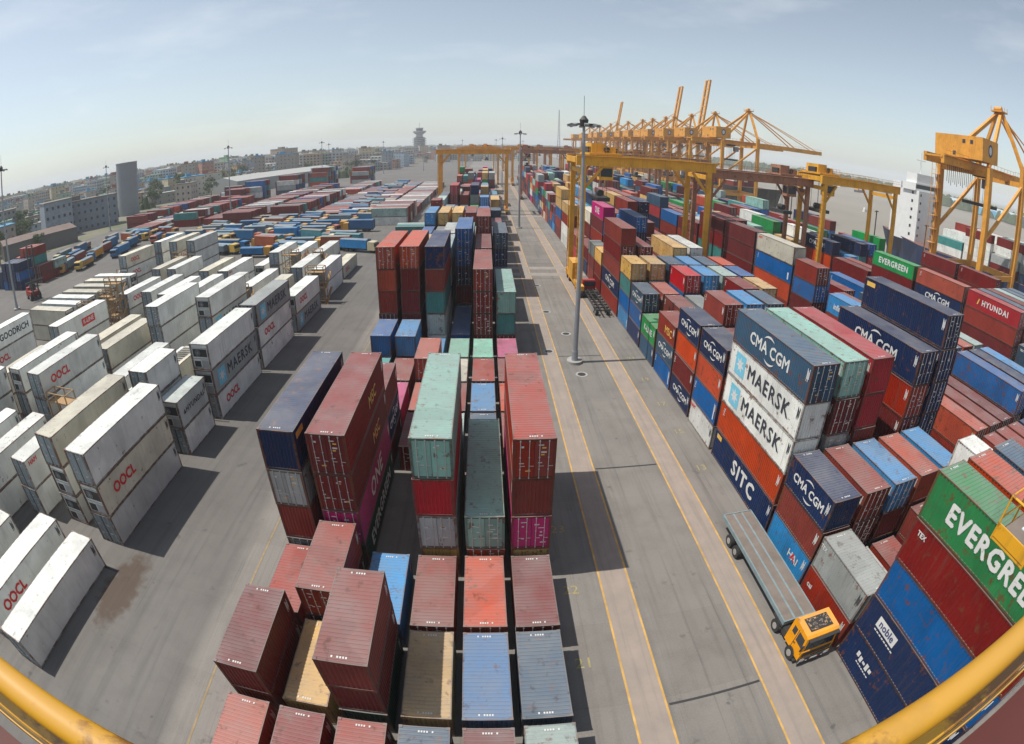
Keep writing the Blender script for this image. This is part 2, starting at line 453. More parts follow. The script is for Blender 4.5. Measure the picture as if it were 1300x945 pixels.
def stack(block, c, x, y, L, spec, near='', reefer=False, ax='y', hc=None):
    """spec: tiers bottom->top, e.g. 'n:SITC o W:MAERSK'; a capital H/S prefix digit sets height"""
    z = 0.0; T = spec.split()
    for i, s in enumerate(T):
        code, _, logo = s.partition(':'); h = (1 if L == 40 else 0) if hc is None else hc
        if code[0] in '01': h = int(code[0]); code = code[1:]
        nr = near[i] if i < len(near) and near[i] in 'DF' else ('D' if rnd.random() < .55 else 'F')
        rec(block, c, y, i, x+rnd.uniform(-.04,.04), y+rnd.uniform(-.05,.05), z, L, h, code, logo, nr, reefer, ax, i == len(T)-1)
        z += HT[h]
    return z
# --------------------------------------------------------------- the stacks
WTS = 'rrrrmmmmooeennnbbllsstaggqkwWyypRv'
LG = ['TAL','TEX','','','','CAI']
def rt(n, pool=WTS):
    o = []
    for _ in range(n):
        c = rnd.choice(pool); g = rnd.choice(LG)
        if c in 'ns' and rnd.random() < .55: g = 'CMA'
        if c == 'p': g = 'ONE'
        if c == 'g' and rnd.random() < .6: g = 'EVER' if rnd.random() < .5 else 'KG'
        if c in 'wW' and rnd.random() < .35: g = 'MAERSKX'
        if c == 'r' and rnd.random() < .1: g = 'MSC'
        if g == 'MAERSKX': g = ''
        o.append(c + (':' + g if g else ''))
    return ' '.join(o)
# --- middle block, six rows from left (0) to right (5)
CX = [-13.6, -10.6, -7.5, -4.45, -1.5, 1.4]
def mid(c, y, L, spec, near='', dx=0, hc=None): stack('mid', c, CX[c]+dx, y, L, spec, near, hc=hc)
for c, s in enumerate(['o', 'm', 'r', 's', 'm', 'q']): mid(c, 4.9, 20, s)
for c, s in enumerate(['r m', 'y', 'd m r', 'y', 'z', 's']): mid(c, 11.45, 20, s, 'FFF')
for c, s in enumerate(['r', 'm r', 'l', 'r', 'o', 'm']): mid(c, 17.85, 20, s, 'DD')
mid(0, 24.25, 40, 'k r w n:NAVY', 'DFDF'); mid(1, 24.25, 40, 'd:EVER p:ONE m:GOLD m:GOLD', 'FDDD', .15)
mid(3, 24.25, 40, 'y w R a', 'FDFD', .1); mid(4, 24.25, 40, 'o a', 'DD', .1); mid(5, 24.25, 40, 'y p r r', 'FDFD', .08)
CX[1] -= .02
for c, s in enumerate(['m r', 'm n:CMA m', 'm', 'q', 's', 'r']): mid(c, 37.0, 20, s)
for c, s in enumerate(['b', 'p', 'o', 'r', 'l', 'o']): mid(c, 43.45, 20, s, 'F')
for c, s in enumerate(['t', 'r', 'm o', 'v', 'r', 'r']): mid(c, 49.95, 20, s, 'DD')
for c, s in enumerate(['n b', 'n l', 'l', 'c', 'c', 'p']): mid(c, 56.35, 20, s, 'FF')
mid(0, 62.7, 40, 'm e r o o', 'DDFFD', -.1); mid(1, 62.9, 40, 'p m m m o', 'FFFFD', -.1); mid(2, 62.7, 40, 'W w t r:TAL n', 'FFFFF')
mid(3, 62.9, 40, 'b', 'F'); mid(4, 62.8, 40, 'm m m r', 'DDDD'); mid(5, 62.7, 40, 'r t a', 'DFF')
mid(0, 75.9, 40, 'n b r', ''); mid(1, 75.9, 40, 's y w y', ''); mid(2, 75.9, 40, 'k n w q', ''); mid(3, 75.9, 40, 'd m n b b', 'FFDDD')
mid(4, 75.9, 40, 'm r e m', 'DDDD'); mid(5, 75.9, 40, 'n s', 'DD')
mid(0, 89.0, 40, 'n b r', 'FFD'); mid(1, 89.0, 40, 'b n W', ''); mid(2, 89.0, 40, 'n w w w', ''); mid(3, 89.0, 40, 's k q t', '')
mid(4, 89.0, 40, 'm m e R r', 'DDDDD'); mid(5, 89.0, 40, 'n n n s', 'DDDD')
for c, s in enumerate(['n n b', 'n b k', 'm r l', 'q n k', 'r w r', 's r n']): mid(c, 102.1, 40, s)
for c, s in enumerate(['n n n l', 'r m m y', 'n r r y', 'r r r r', 'W n n b', 's m m']): mid(c, 115.3, 40, s)
for c, s in enumerate(['b n b n r', 'b r y y', 'm y r', 'l r r', 'k r b b', 'm r n s']): mid(c, 128.6, 20, s)
for c, s in enumerate(['b b r r', 'm r m k', 'r m r', 't t', 'b b b b l', 'r m n']): mid(c, 135.2, 20, s)
y = 141.9
while y < 330:
    L = 40 if rnd.random() < .5 else 20
    h = rnd.choice([2, 3, 3, 4, 4])
    for c in range(6):
        k = max(1, min(5, h + rnd.choice([-1, 0, 0, 1])))
        if 190 < y < 206 and c == 5: k = 3
        if L == 40: mid(c, y, 40, rt(k))
        else:
            mid(c, y, 20, rt(k)); mid(c, y+6.5, 20, rt(max(1, k-rnd.choice([0, 0, 1]))))
    y += 13.1
# --- right block beside the lane, row 0 along the lane
RX = [21.05+2.97*i for i in range(6)]
def rb(c, y, L, spec, near='', hc=None, dx=0): stack('right', c, RX[c]+dx, y, L, spec, near, hc=hc)
for c, s in enumerate(['n:BARS n:NOBLE b m:TEX g:EVER', 'm r m r o', 'm s m r s', 'k r m', 'r m k', 'm k']): rb(c, .35, 40, s, 'FFFFF')
for c, s in enumerate(['r:CAI w:TEX', 'w', 'r', 'm r', 'w m k 0W:OOCLC', 'k']): rb(c, 12.85, 20, s, 'FDD', hc=None)
for c, s in enumerate(['l:HAI r n:CMA', 'n m r:TEX', 'n m:TEX l:MAERSK2', 'm r o', 'n n l', 'm k']): rb(c, 19.25, 20, s.replace(':MAERSK2', ''), ['FFF','DDD','FFD','FFF','DDD','DD'][c], dx=.05)
for c, s in enumerate(['n:SITC o:TAL W:MAERSK W:MAERSK s:CMA', 'r k w m a', 'm m r R R:CAI', 'm o', 'r r m r n:CMA', 'n n n n n n:NAVY']):
    rb(c, 25.6, 40, s, ['FDFFD', 'DDDDD', 'FFFFF', 'DD', 'DDDDD', 'DDDDDD'][c])
for c, s in enumerate(['W:HAM b:TALX r o n:CMA'.replace('r o ', 'o '), 'm o r', 'r m p', 'y r', 'n l r', 'm b']): rb(c, 38.38, 20, s)
for c, s in enumerate(['n:CMA m:TAL o n:CMA', 'r m', 'b r m', 'n r r', 'b n l', 'r m r']): rb(c, 44.9, 20, s)
for c, s in enumerate(['b:TALX s:CMA r:GOLD', 'm r o', 'r m r r:TAL', 'n r b l', 'm r r s:CMA', 'm s r']): rb(c, 51.4, 20, s)
for c, s in enumerate(['s g:KG', 'm o r:TAL', 'l m k', 't r q', 'm r b m:TAL', 'k w y y']): rb(c, 58.05, 20, s)
for c, s in enumerate(['P b s:CMA', 'r m o', 's t b R:TAL', 'n r m l', 'b l w q', 'r l m b']): rb(c, 64.6, 20, s, 'DDDD')
for c, s in enumerate(['l:TALX b t y:GOLD', 'm r w y', 'r m s s', 'l m b l', 'b r n s', 'm r l o']): rb(c, 71.15, 20, s, 'DDDD')
for c, s in enumerate(['r n:CMA r m r', 'e m m m', 'm r m', 'k m r y:GOLD', 'n w r W', 'm l']): rb(c, 77.75, 40, s, ['FFFDF','DDDD','DDD','DDDD','DDDF',''][c])
rb(0, 90.9, 20, 'm r w y'.replace('w y', 'y'), ''); rb(0, 97.4, 20, 'r m k', '')
for c, s in enumerate(['m n m b', 'b b l n b', 'm m r', 'k r m', 's n n']): rb(c+1, 90.9, 40, s, 'DDDDD')
for c, s in enumerate(['n m', 'm n r m p:ONE', 'R m R', 'n b r l', 'm r n r', 'n o r']): rb(c, 104.1, 40, s)
for c, s in enumerate(['R r', 'm m m v', 'n k r', 'b b l r', 'm l b r r', 'm r s n n:CMA']): rb(c, 117.3, 40, s)
y = 130.5
while y < 350:
    h = rnd.choice([3, 4, 4, 5]); L = 40 if rnd.random() < .6 else 20
    for c in range(6):
        k = max(2, min(5, h + rnd.choice([-1, 0, 0, 1])))
        if L == 40: rb(c, y, 40, rt(k))
        else: rb(c, y, 20, rt(k)); rb(c, y+6.5, 20, rt(k-rnd.choice([0, 0, 1])))
    y += 13.1
# --- second right block
SX = [45.9+2.97*i for i in range(6)]
def s2(c, y, L, spec, near='', hc=None): stack('second', c, SX[c], y, L, spec, near, hc=hc)
for c, s in enumerate(['m k', 'r m', 'm n', 'm r', 'n m', 'm o']): s2(c, -2.0, 40, s)
for c, s in enumerate(['m r', 'm r', 'm r', 'e n', 'm r', 'o m']): s2(c, 11.1, 40, s)
for c, s in enumerate(['r o', 'm r', 'r m', 'm m b', 'n n n:NAVY', 'r m l']): s2(c, 24.2, 40, s, 'DDD')
for c, s in enumerate(['m r m', 'm b n', 'l r m', 'n m s', 'r m o', 'm l q']): s2(c, 37.3, 40, s, '')
s2(0, 49.6, 20, 'm b r l:INF', ''); s2(1, 49.6, 20, 'm b l:CMA', '')
for c, s in enumerate(['m r m', 'm s', 'n m s', 'l o']): s2(c+2, 49.6, 40, s, '')
s2(0, 59.3, 20, 'm n m b r', 'DDDDD')
for c, s in enumerate(['b n b l', 'm r', 'o k m', 'r n', 's m l b:TAL'.replace('s m', 's')]): s2(c+1, 62.4, 40, s, '')
s2(0, 66.0, 40, 'm r o b:TALX v:HAM', 'DDDDF')
for c, s in enumerate(['m r m m m', 'n m b', 'y m r', 'n m t', 'b b r', 'm s n']): s2(c, 79.0, 40, s, 'DDDDD')
for c, s in enumerate(['W d t m m', 'k m w t m', 'm m b', 'n r r', 'm o k', 'r b m']): s2(c, 92.1, 40, s, 'DDDDD')
for c, s in enumerate(['n m r m', 'm m r w', 'b k m', 'e r r', 'm r n', 'k m t a']): s2(c, 105.2, 40, s)
for c, s in enumerate(['m m r b', 'n w m m', 'n m b', 'e r y', 'm m n p:ONE', 'w m t y']): s2(c, 118.3, 40, s)
for c, s in enumerate(['k r n R s:CMA', 'm k r o', 'n w m m:MSC', 'e b y', 'm m l', 'm t l']): s2(c, 131.4, 40, s)
y = 144.6
while y < 350:
    for c in range(6): s2(c, y, 40, rt(rnd.choice([3, 3, 4, 4, 5])))
    y += 13.1
# --- third right block
TX = [72.1+2.97*i for i in range(6)]
def s3(c, y, L, spec, near='', hc=None): stack('third', c, TX[c], y, L, spec, near, hc=hc)
for yy in (10.0, 23.1):
    for c in range(6): s3(c, yy, 40, rt(rnd.choice([3, 4]), 'sssmrrmqk'))
for c, s in enumerate(['m r m r R:HYUNDAI', 's m r m s', 'm n m r m', 'r m s m q', 'm r n m s', 's r m r s']): s3(c, 36.3, 40, s, '', 0)
for c, s in enumerate(['m n m n:CMA o:TAL', 'r m o n', 'r m n o', 'm r m', 's m m', 'n r m']): s3(c, 49.3, 40, s, '', 0)
for c, s in enumerate(['r m n m g:EVER', 'm r m m', 'm n r o', 'm k', 's m', 'n r']): s3(c, 62.4, 40, s, '', 0)
for c, s in enumerate(['m m m', 'r o r', 'n l', 'q m', 's r', 'n m']): s3(c, 75.5, 40, s)
y = 88.6
while y < 350:
    for c in range(6):
        k = rnd.choice([2, 3, 3, 4])
        if 115 < y < 124 and c == 0: s3(c, y, 40, 'm b r W:COSCO'); continue
        if 138 < y < 145 and c == 4: s3(c, y, 40, 'n m w b a'); continue
        s3(c, y, 40, rt(k))
    y += 13.1
# --- containers set down beneath the quay cranes
for yy, n in ((59.0, 4), (72.3, 4)):
    for c in range(2): stack('quay', c, 99.8+2.8*c, yy, 40, 'm r m m:TAL m'.rsplit(' ', 1)[0] if c == 0 else 'r m k')
y = 98.0
while y < 330:
    for c in range(3): 
        if rnd.random() < .85: stack('quay', c, 96.5+2.9*c, y, 40, rt(rnd.choice([1, 2, 3, 4])))
    y += 13.3
# --- refrigerated yard, on the left: x, y, tiers, length, near end, logos (bottom->top)
RF = [(-31.2,21.9,3,40,'D',['','OOCL','']),(-36.3,22.8,3,40,'D',['','','']),(-41.7,21.8,2,40,'D',['','HAM']),(-46.0,17.6,2,40,'D',['','']),
 (-51.2,17.0,2,40,'D',['','']),(-56.6,20.6,3,40,'D',['','OOCL','']),(-31.45,7.0,1,40,'D',['']),(-36.5,7.4,1,40,'D',['OOCL']),(-42,5.5,1,40,'D',['']),(-47,4.2,1,40,'F',['']),
 (-31.25,36.2,2,20,'F',['','HYUNDAIB']),(-34.2,36.0,3,20,'D',['','','']),(-36.4,37.4,2,40,'D',['','']),(-41.4,38.3,2,40,'D',['','']),(-46.3,34.6,1,40,'F',['']),
 (-48.7,32.5,3,40,'D',['','','OOCL']),(-53.3,32.6,3,40,'F',['','','']),(-45.6,47.6,1,20,'D',['']),(-50.3,47.0,2,40,'D',['','']),(-53.8,48.3,2,40,'D',['','MOL']),(-59.3,46.0,3,40,'D',['','','KLINE']),
 (-31.0,43.6,3,40,'F',['OOCL','MAERSK','']),(-36.0,43.8,2,20,'F',['','']),(-31.0,56.7,3,40,'D',['','OOCL','MAERSK']),(-40.0,60.0,3,40,'F',['','MAERSK','']),(-46.4,55.6,3,40,'D',['','','']),(-36.2,57.5,1,40,'F',['']),
 (-30.8,70.3,2,40,'F',['MAERSK','OOCL']),(-36,71.5,2,40,'F',['ONER','']),(-40.6,75.5,2,40,'D',['','']),(-46,73.5,2,40,'D',['ONER','']),(-55.6,70.9,2,40,'D',['','']),(-60.6,72.2,2,40,'D',['','MOL']),(-65.5,70.7,2,40,'D',['','OOCL']),(-51,72.2,2,40,'D',['','']),
 (-31.2,86.8,2,40,'D',['','']),(-36.1,88.4,2,40,'D',['','']),(-51.1,86.2,2,40,'D',['','HAM']),(-55.9,86.7,2,40,'D',['','']),(-65.8,88.8,2,40,'D',['','']),(-70.4,88.9,2,40,'D',['','']),(-46,88,1,40,'D',['']),(-60.6,89,1,40,'D',['']),
 (-31.7,101.2,1,40,'F',['OOCL']),(-36,102.3,2,40,'F',['MOL','']),(-41.4,102.4,2,40,'D',['OOCL','OOCL']),(-46.6,102.3,2,40,'D',['','']),(-50.6,102.4,1,40,'F',['']),
 (-80.9,89.6,3,40,'D',['','OOCL','OOCL']),(-70.2,104.4,3,40,'D',['','','']),(-75.4,104.2,3,40,'D',['','OOCL','']),(-80.9,104.8,3,40,'D',['','','']),
 (-72.6,38.7,3,40,'D',['','OOCL','GOOD']),(-68.0,22.0,2,40,'F',['','']),(-62.5,34,2,40,'D',['',''])]
for i, (x, y, n, L, nd, lg) in enumerate(RF):
    z = 0
    for t in range(n):
        code = rnd.choice('WWWWvWW'); 
        if lg[t] in ('MAERSK', 'HYUNDAIB'): code = 'w'
        rec('reefer', i, y, t, x+rnd.uniform(-.05,.05), y+rnd.uniform(-.08,.08), z, L, 1, code, lg[t], nd if t == n-1 else rnd.choice('DF'), True, 'y', t == n-1); z += HT[1]
for i, yy in enumerate((60.5, 64.2, 67.9, 71.7, 75.7, 79.8, 83.7)):
    z = 0
    for t in range(2): rec('cross', i, yy, t, -83.3-.25*i, yy, z, 40, 1, rnd.choice('WWv'), '', 'D', True, 'x', t == 1); z += HT[1]
# --- containers stored beyond the reefer yard, lying across
def cross(x, y, n, name, pool='rrrmmooWk', L=40): stack(name, int(y), x, y, L, rt(n, pool), '', ax='x')
y = 171.5; k = 0
while y < 330:
    cross(-38.4+rnd.uniform(-.3,.3), y, 1 if y > 195 else 2, 'lot', 'rrrmokWwsq'); y += 2.85
y = 125.0
for i in range(3): cross(-26.5-i*.2, 150+i*2.8, 1, 'lot', 'tqr')
for (xx, y0, y1, h) in ((-83.2, 188.5, 262, 2), (-99, 176, 300, 2), (-115, 186, 320, 1), (-131, 186, 246, 2), (-147, 170, 245, 1), (-163, 190, 262, 2), (-179, 236, 300, 1), (-66, 186, 300, 1), (-52, 196, 330, 1), (-83, 286, 350, 1)):
    y = y0
    while y < y1: cross(xx+rnd.uniform(-.5,.5), y, max(1, h-(1 if rnd.random() < .25 else 0)), 'lot', 'rrrrrmmmobtqW'); y += 2.85
for (xx, y0, n, h) in ((-141, 249, 6, 3), (-134, 262, 6, 4), (-128, 300, 8, 4), (-112, 318, 9, 5), (-96, 366, 10, 4), (-156, 276, 5, 3)):
    for i in range(n): cross(xx-2*(i % 2), y0+i*2.9, h-(1 if i < 2 else 0), 'lot', 'rrmmobtgswW')
# --- stacks by the fence on the far left
for i, (x, y, s) in enumerate([(-134.0, 92, 'n n n'), (-131.2, 92, 'n b n'), (-136.8, 92, 'n n n'), (-139.8, 92, 'b n n'), (-128.6, 99.5, 'm m'), (-131.5, 99.5, 'r o t r'), (-134.5, 99.6, 'o r t o'), (-137.5, 99.6, 'r m o o'), (-140.6, 99.7, 'r m o'), (-128.4, 106, 'm q'), (-144, 93, 'n n'), (-147.2, 93, 'b n')]):
    stack('fence', i, x, y, 20, s)
# ------------------------------------------------ turn records into objects
ORD = ['first','second','third','fourth','fifth','sixth','seventh','eighth','ninth','tenth','eleventh','twelfth','thirteenth','fourteenth','fifteenth','sixteenth','seventeenth','eighteenth','nineteenth','twentieth']
TENS = {2:'twenty',3:'thirty',4:'forty',5:'fifty',6:'sixty',7:'seventy',8:'eighty',9:'ninety'}
def ordn(i):
    n = i+1
    if n > 99: return 'hundred-and-'+ORD[(n-101) % 20]
    if n <= 20: return ORD[i]
    return TENS[n//10][:-1]+'ieth' if n % 10 == 0 else TENS[n//10]+'-'+ORD[n % 10-1]
BN = dict(mid='middle block', right='lane block', second='second right block', third='third right block', quay='quay row', lot='truck lot', fence='fence stacks')
GRP = dict(mid='containers stacked in the middle block', right='containers stacked right of the lane', second='containers stacked in the second right block',
           third='containers stacked in the third right block', quay='containers under the quay cranes', lot='containers stored by the truck lot',
           fence='containers stacked by the left fence', reefer='refrigerated containers in the left yard', cross='refrigerated containers lying across the left yard')
bays = {}
for r_ in RECS: bays.setdefault(r_['block'], set()).add(round(r_['bay'], 1))
bays = {k: sorted(v) for k, v in bays.items()}
def bay_i(r): return bays[r['block']].index(round(r['bay'], 1))
used_labels = set()
tops = {}
for r_ in RECS: tops[(r_['block'], r_['c'], round(r_['bay'],1))] = max(r_['tier'], tops.get((r_['block'], r_['c'], round(r_['bay'],1)), 0))
def label(r):
    n = NAME[r['code'][0]]; n = {'bright red':'red'}.get(n, n)
    top = r['tier'] == tops[(r['block'], r['c'], round(r['bay'],1))]
    tier = 'only tier' if (top and r['tier'] == 0) else 'top tier' if top else 'bottom tier' if r['tier'] == 0 else ORD[r['tier']] + ' tier'
    ln = '40-foot' if r['L'] == 40 else '20-foot'
    if r['block'] in ('mid', 'right', 'second', 'third', 'quay'):
        side = 'left' if r['block'] == 'mid' else 'lane' if r['block'] == 'right' else 'left'
        s = f"{n} {ln} container, {tier}, {ORD[r['c']]} row from {side}, {ordn(bay_i(r))} bay, {BN[r['block']]}"
    elif r['block'] == 'reefer':
        a = {'W':'white','w':'pale grey','v':'cream'}[r['code'][0]]
        col = ordn(sorted({q['c'] for q in RECS if q['block'] == 'reefer'}, key=lambda c: -RF[c][0]).index(r['c']))
        s = f"{a} {ln} refrigerated container, {tier}, {col} stack counted leftward from the roadway"
    elif r['block'] == 'cross':
        s = f"white refrigerated container lying crosswise, {tier}, {ordn(r['c'])} in its line beyond the scaffolds"
    elif r['block'] == 'lot':
        s = f"{n} container lying crosswise beside the truck lot, {tier}, {ordn(bay_i(r))} row back"
    else:
        s = f"{n} 20-foot container by the left fence, {tier}, {ordn(r['c'])} of those stacks"
    s2_ = s; 
    if s2_ in used_labels: s2_ = s + ', left column' if len(s.split()) < 15 else s
    used_labels.add(s2_)
    return s2_
def place_origin(r):
    """location and z-rotation of the container's own frame; near 'F' turns it end for end"""
    l = LEN[r['L']]; flip = r['near'] == 'F'
    if r['ax'] == 'y': return ((r['x']+WD, r['y']+l, r['z']), math.pi) if flip else ((r['x'], r['y'], r['z']), 0.0)
    # lying across: own y axis -> world x
    return ((r['x']+l, r['y'], r['z']), math.pi/2) if flip else ((r['x'], r['y']+WD, r['z']), -math.pi/2)
def make_container(r):
    loc, rz = place_origin(r); d = math.hypot(r['x'], r['y'])
    c = CL[r['code'][0]]; j = 1+rnd.uniform(-.12, .12); col = (c[0]*j, c[1]*j, c[2]*j, 1)
    near = d < 75 or r['reefer']
    nm = 'refrigerated_container' if r['reefer'] else 'shipping_container'
    kw = dict(label=label(r), cat='refrigerated container' if r['reefer'] else 'shipping container', group=GRP[r['block']])
    if not r['reefer'] and d > 135:
        o = link(nm, container_body(r['L'], r['hc'], True, False), None, loc, rz, col); tag(o, **kw); return o
    e = link(nm, None, None, loc, rz); e.empty_display_size = .3; tag(e, **kw)
    link('body', container_body(r['L'], r['hc'], False, r['reefer']), e, color=col)
    st = r['id'] % 5
    for sd in (0, 1):
        dr = link('door', door_mesh(r['hc'], sd, r['reefer'], st), e, color=hexc('#8d999e') if r['reefer'] else col)
        if d < 95:
            for x in ((.42, .93) if sd == 0 else (1.5, 2.02)): link('locking_rod', rod_mesh(r['hc'], x), dr)
    if r['reefer']:
        u = link('refrigeration_unit', unit_mesh(r['hc']), e, (0, LEN[r['L']]-.02, 0), color=CL['W'])
        link('fan', fan_mesh(), u)
    sd = (0 if r['x'] > 0 else 1) if r['near'] == 'D' else (1 if r['x'] > 0 else 0)
    if r['logo']:
        link('lettering', lettering(r['logo'], r['L'], r['hc'], sd), e)
        if r['logo'] in EMB: link('emblem', lettering(r['logo'], r['L'], r['hc'], sd, None, 1), e)
    if d < 70: link('number_marks', lettering('', r['L'], r['hc'], sd, 1 if r['code'][0] in 'wWv' else 0), e)
    return e
IND = {0,1,2,3,4,5,6,7,8,9,10,11,12,13,14,15,16,17,18,19,20,21,22,23,24,25,26,27,28,29,30,31,32,33,34,35,36,37,38,39,42,43,44,45,47,48,50,51,52,53,54,56,58,59,60,61,63,65,67,68,69,71,72,73,74,76,77,78,79,80,81,82,83,84,85,87,88,89,90,91,92,103,105,106,107,108,112,124,133,136,137,159,163,167,171,183,201,219,241,249,250,254,259,674,675,676,677,678,683,688,697,698,700,702,706,708,709,710,712,713,714,715,716,718,719,722,725,726,727,728,729,732,733,734,737,738,739,744,745,746,749,750,751,752,753,754,755,756,770,771,772,773,788,789,790,797,801,805,809,810,813,816,823,827,828,829,830,833,837,841,845,849,850,851,852,853,857,861,865,869,873,874,875,876,877,878,882,889,893,896,897,898,901,910,921,924,925,926,937,946,958,963,966,967,984,994,1535,1537,1539,1546,1547,1549,1551,1553,1554,1557,1560,1575,1578,1582,1598,1599,1600,1609,1614,1617,1618,1619,1622,1623,1624,1642,1643,1644,1649,1665,1685,1686,1707,1708,1709,1758,1795,1827,2115,2135,2136,2137,2142,2147,2152,2166,2167,2188,2189,2206,2209,2220,2221,2230,2234,2244,2257,2280,2295,2311,2575,2581,2582,2589,2598,2602,2711,2712,2713,2714,2715,2716,2717,2718,2719,2720,2722,2723,2724,2725,2726,2727,2728,2730,2731,2733,2734,2736,2738,2741,2742,2743,2744,2745,2747,2748,2750,2752,2753,2754,2755,2756,2758,2759,2760,2761,2763,2764,2765,2766,2767,2769,2770,2772,2774,2776,2778,2779,2780,2781,2782,2784,2785,2786,2787,2788,2789,2790,2792,2793,2794,2796,2797,2799,2800,2801,2803,2804,2805,2806,2807,2808,2809,2810,2811,2812,2814,2815,2817,2818,2820,2821,2824,2825,2826,2827,2829,2831,2832,2833,2834,2835,2837,2839,2840,2841,2905,2909,2956,3078,3079,3083,3144,3153,3328,3347,3361,3362,3369,3393,3402,3487,3488,3489,3496,3497,3500,3501,3514}   #IND#
rest = M()
for r_ in RECS:
    if IND is None or r_['id'] in IND: o_ = make_container(r_)
    else:
        l = LEN[r_['L']]; h = HT[r_['hc']]; c = CL[r_['code'][0]]; j = 1+rnd.uniform(-.15,.15); c = (c[0]*j, c[1]*j, c[2]*j, 1)
        x, y, z = r_['x'], r_['y'], r_['z']
        dx, dy = (WD, l) if r_['ax'] == 'y' else (l, WD)
        rest.box(x+.02, x+dx-.02, y+.02, y+dy-.02, z+.06, z+h-.02, 0, c)
        for px in (x, x+dx-.14):
            for py in (y, y+dy-.14): rest.box(px, px+.14, py, py+.14, z, z+h-.002, 0, c)
        if math.hypot(x, y) < 260 and h:                       # door bars and rails on the end that faces the camera
            if r_['ax'] == 'y':
                for k in (.42, .93, 1.5, 2.0): rest.box(x+k, x+k+.05, y-.02, y+.018, z+.15, z+h-.15, 0, (.35,.33,.32,1))
                rest.box(x+.8, x+1.6, y+.2, y+.4, z+h-.016, z+h-.012, 0, (.6,.6,.58,1))
if rest.f:
    tag(rest.build('container_stacks', MT['paintc']), 'mass of further stacked shipping containers filling the blocks towards the horizon', 'container stacks', kind='stuff')
# ------------------------------------------------------------------- ground
def ground_mat():
    t = NT('yard_concrete'); v = t.vec('Object', (1,1,1))
    big = t.noise(.035, 5, v, .6); mid_ = t.noise(.35, 6, v, .6); fine = t.noise(9, 3, v)
    c = t.mix(t.ramp(big, .35, .7), (.16,.148,.134,1), (.222,.206,.186,1))
    c = t.mix(t.math('MULTIPLY', t.ramp(mid_, .45, .75), .5), c, (.105,.095,.085,1))
    c = t.mix(t.math('MULTIPLY', t.ramp(fine, .4, .7), .22), c, (.28,.26,.235,1))
    vs = t.vec('Object', (1.3,.05,1)); st = t.ramp(t.noise(1, 4, vs), .5, .75)       # tyre-polished streaks along the lanes
    c = t.mix(t.math('MULTIPLY', st, .45), c, (.085,.08,.076,1))
    br = t.n('ShaderNodeTexBrick'); t.l(v, br.inputs['Vector']); br.offset = 0.0
    for k, q in (('Scale', 1.0), ('Mortar Size', .006), ('Brick Width', 5.0), ('Row Height', 6.5), ('Mortar Smooth', .3)): br.inputs[k].default_value = q
    br.inputs['Color1'].default_value = (1,1,1,1); br.inputs['Color2'].default_value = (.86,.85,.84,1); br.inputs['Mortar'].default_value = (.55,.55,.55,1)
    c = t.mix(.85, c, br.outputs[0], 'MULTIPLY')
    tr_ = t.ramp(t.noise(1, 6, t.vec('Object', (2.2,.035,1)), .7), .56, .70); c = t.mix(t.math('MULTIPLY', tr_, .45), c, (.05,.047,.045,1))
    px = t.n('ShaderNodeSeparateXYZ'); t.l(t.n('ShaderNodeNewGeometry').outputs['Position'], px.inputs[0])          # left yard: darker asphalt, with lens vignetting painted into its tone
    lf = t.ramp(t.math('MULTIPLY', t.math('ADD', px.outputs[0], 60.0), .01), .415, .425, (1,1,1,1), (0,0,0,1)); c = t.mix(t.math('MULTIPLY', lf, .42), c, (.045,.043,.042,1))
    sp = t.ramp(t.noise(.9, 2, v, .4), .74, .78); c = t.mix(t.math('MULTIPLY', sp, .6), c, (.055,.05,.048,1))
    # soft oil marks where lorries stand and a damp brown spill beside the refrigerated boxes
    oil = t.ramp(t.noise(.55, 5, v, .6), .64, .73); c = t.mix(t.math('MULTIPLY', oil, .55), c, (.045,.04,.038,1))
    pos = t.n('ShaderNodeNewGeometry').outputs['Position']
    sub = t.n('ShaderNodeVectorMath', operation='SUBTRACT'); t.l(pos, sub.inputs[0]); sub.inputs[1].default_value = (-26.4, 17.5, 0)
    sca = t.n('ShaderNodeVectorMath', operation='MULTIPLY'); t.l(sub.outputs[0], sca.inputs[0]); sca.inputs[1].default_value = (.5, .2, 0)
    ln = t.n('ShaderNodeVectorMath', operation='LENGTH'); t.l(sca.outputs[0], ln.inputs[0])
    sp2 = t.ramp(t.math('MULTIPLY', t.math('ADD', ln.outputs['Value'], t.math('MULTIPLY', t.noise(1.1, 5, v), 1.1)), .4), .46, .60, (1,1,1,1), (0,0,0,1))
    c = t.mix(t.math('MULTIPLY', sp2, .75), c, (.06,.035,.02,1))
    t.bump(fine, .01, .3)
    return t.out(c, .9)
def strip_mat():
    t = NT('runway_concrete'); v = t.vec('Object', (1,1,1))
    c = t.mix(t.ramp(t.noise(.5, 6, v, .65), .3, .75), (.30,.245,.205,1), (.225,.19,.165,1))
    c = t.mix(t.math('MULTIPLY', t.ramp(t.noise(1, 4, t.vec('Object', (2.5,.08,1))), .5, .75), .45), c, (.13,.115,.105,1))
    return t.out(c, .9)
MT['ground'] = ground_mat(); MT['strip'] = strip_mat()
def sheet(name, x0, x1, y0, y1, z, mat, label=None, n=1):
    m = M()
    m.quad((x0,y0,z),(x1,y0,z),(x1,y1,z),(x0,y1,z))
    o = m.build(name, mat); tag(o, kind='structure'); return o
QX = 139.0
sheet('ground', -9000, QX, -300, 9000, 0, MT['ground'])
def earth_mat():
    t = NT('town_earth'); v = t.vec()
    c = t.mix(t.ramp(t.noise(.02, 6, v, .65), .35, .65), (.10,.115,.06,1), (.22,.19,.15,1)); return t.out(c, .95)
MT['earth'] = earth_mat()
